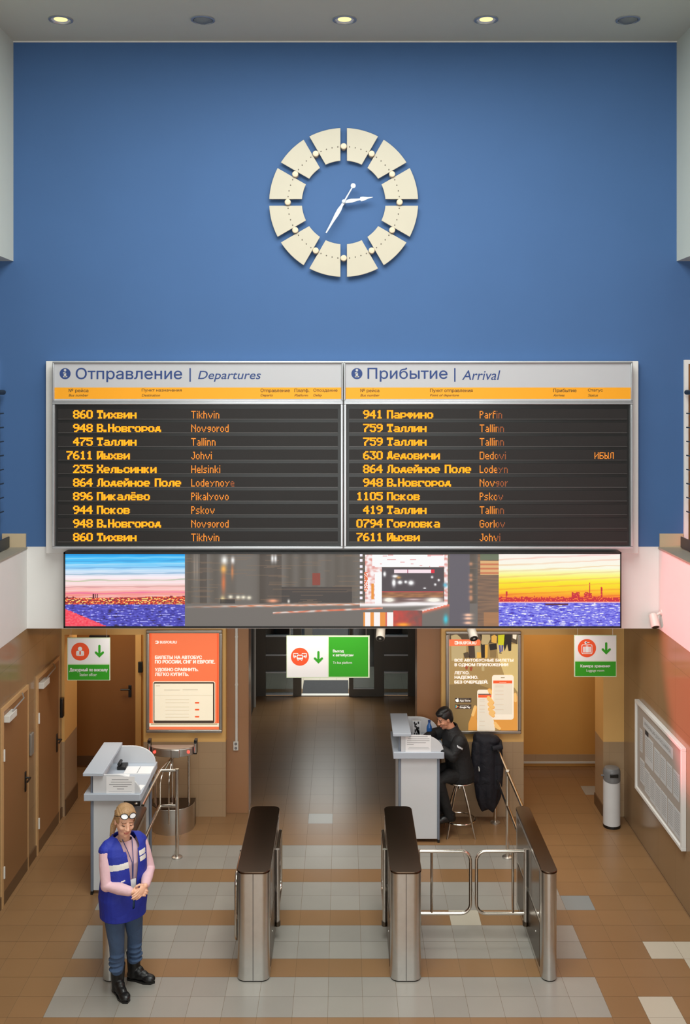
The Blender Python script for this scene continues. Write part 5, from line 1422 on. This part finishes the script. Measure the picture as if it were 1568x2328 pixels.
# ---- the woman in the blue vest
WF = Frame((-1.935, 9.03, 0), R(40))
wo = thing('person', (WF.p.x, WF.p.y, 0), 'woman in a blue vest, pink jumper and jeans standing with clasped hands', 'person')
hd = Head(WF(-0.022, 0.075, 1.545), R(27), R(11), 1.07, R(-5))
RS, RE, RW = (-0.165, 0.0, 1.315), (-0.195, 0.075, 1.035), (-0.055, 0.265, 1.005)
LS, LE, LW = (0.165, 0.0, 1.315), (0.225, 0.055, 1.045), (0.065, 0.275, 1.025)
wA = Vector((-1.985, 9.045, 0)); wB = Vector((-1.885, 9.245, 0))       # heels of her right and left foot
body = MB(); hd.shapes(body)
body.limb([WF(0, 0.0, 1.30), WF(0, 0.022, 1.39), hd(0, -0.005, -0.05)], [0.058, 0.050, 0.050], 16)
torso = [(0.70, 0, 0, .165, .115), (0.85, 0, 0, .17, .125), (1.0, 0, 0, .145, .105), (1.15, 0, .01, .155, .11), (1.27, 0, 0, .15, .095), (1.34, 0, 0, .09, .06)]
body.loft([ring(WF, z, cx, cy, a, b) for z, cx, cy, a, b in torso])
for S_, E_, W_ in ((RS, RE, RW), (LS, LE, LW)): body.limb([WF(*S_), WF(*E_), WF(*W_)], [0.042, 0.034, 0.024])
for hx_, ft in ((-0.085, wA), (0.085, wB)):
    body.limb([WF(hx_, 0, 0.78), (WF(hx_, 0.02, 0) * 0.5 + ft * 0.5) + Vector((0, 0, 0.43)), ft + Vector((0, 0, 0.10))], [0.075, 0.052, 0.036])
# right hand lies over the left one
hand_shapes(body, WF(*RW), WF.F * 0.35 + WF.L * 0.9 - Vector((0, 0, 0.15)), WF.F * 0.8 + Vector((0, 0, 0.45)), Vector((0, 0, 1)) - WF.F * 0.3, 0.75)
hand_shapes(body, WF(*LW), WF.F * 0.42 - WF.L * 0.85 - Vector((0, 0, 0.35)), WF.F * 0.75 + Vector((0, 0, 0.2)) + WF.L * 0.3, Vector((0, 0, 1)), 0.55)
fused('body', body, 0.0042, ['skin_woman', 'lip', 'brow', 'eye_dark'], wo, assign=lambda p, n: hd.face_mat(p), smooth_it=2)
# jumper
sw = MB()
sw.loft([ring(WF, z, cx, cy, a, b) for z, cx, cy, a, b in ((0.80, 0, 0, .165, .128), (0.92, 0, 0.005, .165, .125), (1.05, 0, 0.01, .16, .122), (1.18, 0, .016, .168, .125), (1.28, 0, .004, .155, .102), (1.345, 0, 0.004, .095, .075), (1.375, 0, 0.008, .070, .064))])
for (S_, E_, W_), wr in (((RS, RE, RW), 0.88), ((LS, LE, LW), 0.88)):
    a, b, c = WF(*S_), WF(*E_), WF(*W_); e_ = b + (c - b) * wr
    sw.limb([a + (b - a) * 0.10, a + (b - a) * 0.45, b, b + (c - b) * 0.5, e_], [0.060, 0.062, 0.055, 0.050, 0.041], 16)
fused('jumper', sw, 0.006, ['sweater_pink'], wo, smooth_it=3, cut=lambda p: (lambda q: q.z > 1.36 and q.y > 0.035 and abs(q.x) < 0.06)(WF.inv(p)))
# vest
ve = MB()
VR = ((0.655, 0.0, 0.0, .190, .160), (0.75, 0, 0.0, .197, .165), (0.88, 0, 0.004, .208, .168), (1.02, 0, 0.012, .198, .156), (1.12, 0, .018, .195, .152), (1.20, 0, .018, .194, .148), (1.27, 0, .012, .192, .138), (1.325, 0, 0.006, .180, .118), (1.36, 0, 0.0, .135, .095), (1.385, 0, -0.004, .090, .078), (1.405, 0, -0.006, .076, .072))
ve.loft([ring(WF, z + 0.0, cx, cy, a * (1 + 0.012 * math.sin(z * 31)), b) for z, cx, cy, a, b in VR])
for sg in (-1, 1):
    ve.limb([WF(sg * 0.07, -0.004, 1.345), WF(sg * 0.135, -0.002, 1.318), WF(sg * 0.163, 0.0, 1.288)], [0.052, 0.062, 0.063], 18)
    ve.limb([WF(sg * 0.160, 0.0, 1.27), WF(sg * 0.158, 0.005, 1.16)], [0.066, 0.064], 18)
def vest_cut(p):
    q = WF.inv(p)
    if q.z < 0.705: return True
    if q.z > 1.392: return True
    for sg in (-1, 1):                                   # armholes
        if q.x * sg > 0.184 and 1.06 < q.z < 1.295: return True
    g = 0.012 + max(0, (q.z - 0.86)) * 0.105 + (0.02 if q.z > 1.30 else 0)
    xm = 0.012
    if q.y > 0.0 and abs(q.x - xm) < g and q.z > 0.80: return True
    return False
def vest_mat(p, n):
    q = WF.inv(p)
    if q.y > -0.02 and q.x < -0.02 and 1.165 < q.z - 0.10 * (q.x + 0.1) < 1.215: return 1
    if q.y > 0.0 and 0.075 < q.x < 0.15 and (1.235 < q.z < 1.275 or 1.19 < q.z < 1.228): return 1
    if q.y > 0.05 and -0.10 < q.x < -0.068 and 1.062 < q.z - 0.2 * (q.x + 0.08) < 1.076: return 1
    if q.y < -0.05 and 1.14 < q.z < 1.20: return 1
    return 0
fused('vest', ve, 0.0042, ['vest_blue', 'reflective'], wo, assign=vest_mat, smooth_it=3, cut=vest_cut, thick=0.007)
# lanyard with badge
lm = MB()
lm.tube([WF(0.045, 0.075, 1.385), WF(0.03, 0.118, 1.30), WF(0.02, 0.150, 1.20), WF(0.015, 0.152, 1.06)], 0.0035, 6)
lm.tube([WF(-0.045, 0.072, 1.385), WF(-0.02, 0.118, 1.30), WF(0.008, 0.150, 1.20), WF(0.012, 0.152, 1.06)], 0.0035, 6)
la = lm.build('lanyard', 'navy_ink', wo)
bm_ = MB(); bm_.loft([[WF(-0.016, 0.153, 0.975), WF(0.040, 0.155, 0.975), WF(0.040, 0.155, 1.055), WF(-0.016, 0.153, 1.055)], [WF(-0.016, 0.157, 0.975), WF(0.040, 0.159, 0.975), WF(0.040, 0.159, 1.055), WF(-0.016, 0.157, 1.055)]])
bm_.build('badge', 'paper', la)
# jeans and boots
jn = MB()
jn.loft([ring(WF, z, 0, 0, a, b) for z, a, b in ((0.70, .165, .125), (0.80, .18, .14), (0.90, .172, .132))])
kn = []
for hx_, ft, fd in ((-0.088, wA, Vector((0.58, -0.81, 0))), (0.088, wB, Vector((0.93, -0.36, 0)))):
    h_ = WF(hx_, 0.0, 0.76); kne = (h_ * 0.5 + ft * 0.5); kne.z = 0.44; kne += fd * 0.02
    low = ft + Vector((0, 0, 0.17)); kn.append((h_, kne, low))
    jn.limb([h_, h_ * 0.5 + kne * 0.5, kne, kne * 0.5 + low * 0.5, low], [0.092, 0.083, 0.066, 0.064, 0.058], 18)
    for q in range(4): jn.ball(kne + Vector((random.uniform(-.012, .012), random.uniform(-.012, .012), -0.08 - 0.04 * q)), (0.0645, 0.0645, 0.02), n=14)
fused('jeans', jn, 0.0065, ['denim'], wo, smooth_it=3, cut=lambda p: p.z < 0.165)
for ft, fd in ((wA, Vector((0.58, -0.81, 0)).normalized()), (wB, Vector((0.95, -0.30, 0)).normalized())):
    bo = MB(); sd_ = Vector((-fd.y, fd.x, 0)); rt = Matrix((sd_, fd, Vector((0, 0, 1)))).transposed()
    bo.tube([ft + Vector((0, 0, 0.03)), ft + Vector((0, 0, 0.12)), ft + Vector((0, 0, 0.28))], [0.050, 0.057, 0.070], 18)
    bo.ball(ft - fd * 0.015 + Vector((0, 0, 0.045)), (0.042, 0.050, 0.045), rt); bo.ball(ft + fd * 0.07 + Vector((0, 0, 0.052)), (0.044, 0.085, 0.05), rt)
    bo.ball(ft + fd * 0.145 + Vector((0, 0, 0.036)), (0.049, 0.068, 0.036), rt); bo.ball(ft + fd * 0.04 + Vector((0, 0, 0.085)), (0.045, 0.06, 0.05), rt)
    so = [ft + fd * a + sd_ * b for a, b in ((-0.06, -0.02), (-0.045, -0.038), (0.04, -0.036), (0.12, -0.05), (0.185, -0.034), (0.212, 0.0), (0.185, 0.036), (0.12, 0.05), (0.04, 0.036), (-0.045, 0.038), (-0.06, 0.02))]
    b_ = fused('boot', bo, 0.005, ['boot_black'], wo, smooth_it=3, cut=lambda p: p.z > 0.25)
    MB().loft([[p + Vector((0, 0, 0.0)) for p in so], [p + Vector((0, 0, 0.018)) for p in so]]).build('sole', 'black_plastic', b_)
def tail(mb):
    mb.limb([hd(0.0, -0.095, 0.0), hd(-0.02, -0.125, -0.05), hd(-0.045, -0.125, -0.12), hd(-0.06, -0.10, -0.19)], [0.038, 0.034, 0.026, 0.012])
    for k in range(-5, 6):                                # combed strands from the hairline to the nape
        x = k * 0.0135; dz = 0.006 * abs(k)
        mb.tube([*[hd(x * m_, y_, 0.036 + 0.091 * math.sqrt(max(0.0, 1 - (x * m_ / 0.082) ** 2 - ((y_ + 0.012) / 0.102) ** 2))) for m_, y_ in ((0.95, 0.062 - 0.003 * abs(k)), (1.0, 0.03), (1.0, -0.03), (0.95, -0.075), (0.8, -0.10))], hd(x * 0.4, -0.110, 0.005)], 0.0065, 8)
hd.hair('hair', wo, 'hair_blond', lambda q: (q.y > 0.045 - 0.25 * max(0, q.z - 0.07) and q.z < 0.068) or (q.y > 0.0 and q.z < 0.0 and abs(q.x) < 0.2) or (q.z < -0.055 and q.y > -0.06), 1.06, tail)
# glasses pushed up on her hair
gl = thing('eyeglasses', hd(0, 0.09, 0.085), 'dark framed eyeglasses pushed up on the hair of the woman', 'glasses')
for sg in (-1, 1):
    cc = [hd(sg * 0.034 + 0.029 * math.cos(2 * math.pi * k / 22), 0.083 - 0.55 * (0.0185 * math.sin(2 * math.pi * k / 22)) - 0.012 * abs(sg * 0.034 + 0.029 * math.cos(2 * math.pi * k / 22)) / 0.05, 0.083 + 0.0185 * math.sin(2 * math.pi * k / 22)) for k in range(22)]
    MB().tube(cc, 0.0032, 8, closed=True).build('rim', 'black_plastic', gl)
    ctr = sum(cc, Vector()) / 22
    MB().add([ctr + hd.F * 0.001] + [c + (ctr - c) * 0.06 for c in cc], [(0, 1 + k, 1 + (k + 1) % 22) for k in range(22)]).build('lens', 'lens_white', gl)
    MB().tube([hd(sg * 0.062, 0.070, 0.085), hd(sg * 0.082, 0.03, 0.065), hd(sg * 0.084, -0.03, 0.035)], 0.003, 6).build('temple', 'black_plastic', gl)
MB().tube([hd(-0.007, 0.085, 0.083), hd(0, 0.087, 0.087), hd(0.007, 0.085, 0.083)], 0.003, 6).build('bridge', 'black_plastic', gl)

# ---- the man in black at the right desk
MF = Frame((1.385, 12.30, 0), math.atan2(-0.965, 0.26))
mo_ = thing('person', (MF.p.x, MF.p.y, 0), 'man in a black uniform jacket sitting bent over the right grey desk', 'person')
mh = Head(MF(-0.005, 0.185, 1.385), math.atan2(-0.94, 0.34), R(24), 0.98)
mS = {-1: (-0.185, 0.075, 1.165), 1: (0.185, 0.075, 1.165)}
mE = {-1: (-0.235, 0.235, 1.135), 1: (0.225, 0.175, 1.01)}
mW = {-1: (-0.12, 0.415, 1.118), 1: (0.10, 0.36, 1.118)}
bd = MB(); mh.shapes(bd, True)
bd.limb([MF(0, 0.085, 1.20), MF(0, 0.115, 1.27), mh(0, -0.01, -0.05)], [0.064, 0.056, 0.056], 16)
bd.loft([ring(MF, z, 0, cy, a, b) for z, cy, a, b in ((0.68, 0, .16, .12), (0.80, 0.01, .155, .115), (0.95, 0.035, .145, .105), (1.08, 0.065, .16, .11), (1.18, 0.08, .15, .09), (1.24, 0.088, .08, .06))])
for sg in (-1, 1):
    bd.limb([MF(*mS[sg]), MF(*mE[sg]), MF(*mW[sg])], [0.045, 0.038, 0.027])
    bd.limb([MF(sg * 0.09, 0.02, 0.745), MF(sg * 0.105, 0.295, 0.70), MF(sg * 0.10, 0.235, 0.47), MF(sg * 0.09, 0.165, 0.27)], [0.07, 0.048, 0.042, 0.034])
hand_shapes(bd, MF(*mW[-1]), MF.F * 0.9 + MF.L * 0.35 - Vector((0, 0, 0.05)), Vector((0, 0, 1)), MF.L, 0.9)
hand_shapes(bd, MF(*mW[1]), MF.F * 0.9 - MF.L * 0.35 - Vector((0, 0, 0.05)), Vector((0, 0, 1)), -MF.L, 0.7)
fused('body', bd, 0.0045, ['skin_man', 'lip', 'hair_black', 'eye_dark'], mo_, assign=lambda p, n: mh.face_mat(p), smooth_it=2)
jk = MB()
jk.loft([ring(MF, z, 0, cy, a, b) for z, cy, a, b in ((0.655, -0.005, .185, .15), (0.72, -0.005, .195, .158), (0.82, 0.005, .188, .148), (0.95, 0.03, .182, .142), (1.08, 0.055, .195, .142), (1.16, 0.07, .195, .125), (1.215, 0.082, .145, .10), (1.25, 0.094, .088, .082), (1.285, 0.10, .072, .070), (1.315, 0.106, .068, .066))])
for sg in (-1, 1):
    a, b, c = MF(*mS[sg]), MF(*mE[sg]), MF(*mW[sg]); e_ = b + (c - b) * 0.93
    jk.limb([a, a * 0.5 + b * 0.5, b, b * 0.5 + c * 0.5, e_], [0.078, 0.07, 0.062, 0.055, 0.045], 16)
def jacket_mat(p, n):
    q = MF.inv(p)
    if q.x > 0.20 and 1.085 < q.z < 1.155:
        return 1 if abs((q.z - 1.12) - 0.6 * (q.y - 0.10)) < 0.011 and abs(q.y - 0.10) < 0.035 else 0
    return 0
fused('jacket', jk, 0.006, ['uniform_black', 'paper_dim'], mo_, smooth_it=3, assign=jacket_mat, cut=lambda p: (lambda q: q.z + 0.45 * (q.y - 0.10) > 1.297)(MF.inv(p)), thick=0.005)
tr = MB()
tr.loft([ring(MF, z, 0, cy, a, b) for z, cy, a, b in ((0.668, 0.0, .165, .14), (0.74, 0.0, .18, .15), (0.80, 0.0, .17, .14))])
for sg in (-1, 1):
    ft = MF(sg * 0.09, 0.16, 0.20)
    tr.limb([MF(sg * 0.09, 0.02, 0.745), MF(sg * 0.10, 0.17, 0.735), MF(sg * 0.105, 0.30, 0.70), MF(sg * 0.10, 0.235, 0.47), ft + Vector((0, 0, 0.04))], [0.092, 0.086, 0.072, 0.062, 0.054], 16)
fused('trousers', tr, 0.007, ['trouser_black'], mo_, smooth_it=3)
for sg in (-1, 1):
    ft = MF(sg * 0.09, 0.14, 0.185); rt = MF.rot(); bo = MB()
    bo.ball(ft + MF.F * -0.01 + Vector((0, 0, 0.045)), (0.04, 0.05, 0.045), rt); bo.ball(ft + MF.F * 0.07 + Vector((0, 0, 0.045)), (0.042, 0.085, 0.045), rt); bo.ball(ft + MF.F * 0.13 + Vector((0, 0, 0.034)), (0.046, 0.07, 0.034), rt)
    bo.tube([ft + Vector((0, 0, 0.04)), ft + Vector((0, 0, 0.11))], [0.045, 0.05], 16)
    fused('shoe', bo, 0.006, ['boot_black'], mo_, smooth_it=2)
def quiff(mb):
    r = mh.rot(); mb.ball(mh(0, 0.032, 0.092), (0.062, 0.05, 0.024), r, n=16); mb.ball(mh(0, -0.02, 0.105), (0.064, 0.075, 0.03), r, n=16)
mh.hair('hair', mo_, 'hair_black', lambda q: (q.y > 0.05 and q.z < 0.072) or (q.z < 0.045 and q.y > 0.03) or (q.z < 0.02 and q.y > 0.006) or (q.z < -0.005 and q.y > -0.03) or q.z < -0.062, 1.05, quiff)

# ---- the coat hung over the handrail
co = thing('coat', (1.80, 12.56, 0.98), 'dark navy coat hung over the end of the right handrail', 'coat')
cm = MB(); ccx, ccy = PX(1106, 12.5), 12.52
rings = []
for z, dx, a, b in ((0.20, 0.02, .085, .06), (0.27, 0.02, .12, .085), (0.36, 0.015, .15, .10), (0.55, 0.01, .165, .115), (0.75, 0.0, .165, .12), (0.90, -0.005, .160, .122), (1.0, -0.005, .158, .12), (1.06, -0.01, .15, .11), (1.10, -0.02, .125, .09), (1.125, -0.03, .07, .05)):
    rg = []
    for j in range(40):
        t = 2 * math.pi * j / 40
        wv = 1 + (0.10 * math.sin(5 * t + z * 5) + 0.06 * math.sin(9 * t - z * 8)) * max(0.15, 1.05 - z)
        rg.append(Vector((ccx + dx + a * wv * math.cos(t), ccy + b * wv * math.sin(t), z + (0.03 * math.sin(3 * t + 1) if z < 0.3 else 0))))
    rings.append(rg)
cm.loft(rings)
cm.ball((ccx - 0.105, ccy - 0.01, 1.06), (0.062, 0.08, 0.085)); cm.ball((ccx + 0.05, ccy - 0.02, 1.05), (0.115, 0.10, 0.065))
cm.limb([(ccx - 0.125, ccy - 0.04, 1.0), (ccx - 0.14, ccy - 0.05, 0.8), (ccx - 0.15, ccy - 0.04, 0.58)], [0.06, 0.058, 0.05])
cm.limb([(ccx + 0.13, ccy - 0.05, 0.96), (ccx + 0.145, ccy - 0.06, 0.72), (ccx + 0.135, ccy - 0.05, 0.5)], [0.055, 0.055, 0.05])
fused('coat_body', cm, 0.008, ['coat_navy'], co, smooth_it=3)
MB().box(ccx - 0.115, ccx - 0.103, ccy - 0.165, ccy - 0.10, 0.72, 0.755).build('zip_pull', 'light_plastic', co)
hb_ = MB()
hb_.tube([(ccx + 0.05, ccy - 0.13, 0.98), (ccx + 0.155, ccy - 0.11, 0.99), (ccx + 0.16, ccy + 0.02, 1.02)], [0.03, 0.035, 0.03], 12)
hb_.build('hood', 'coat_navy', co)
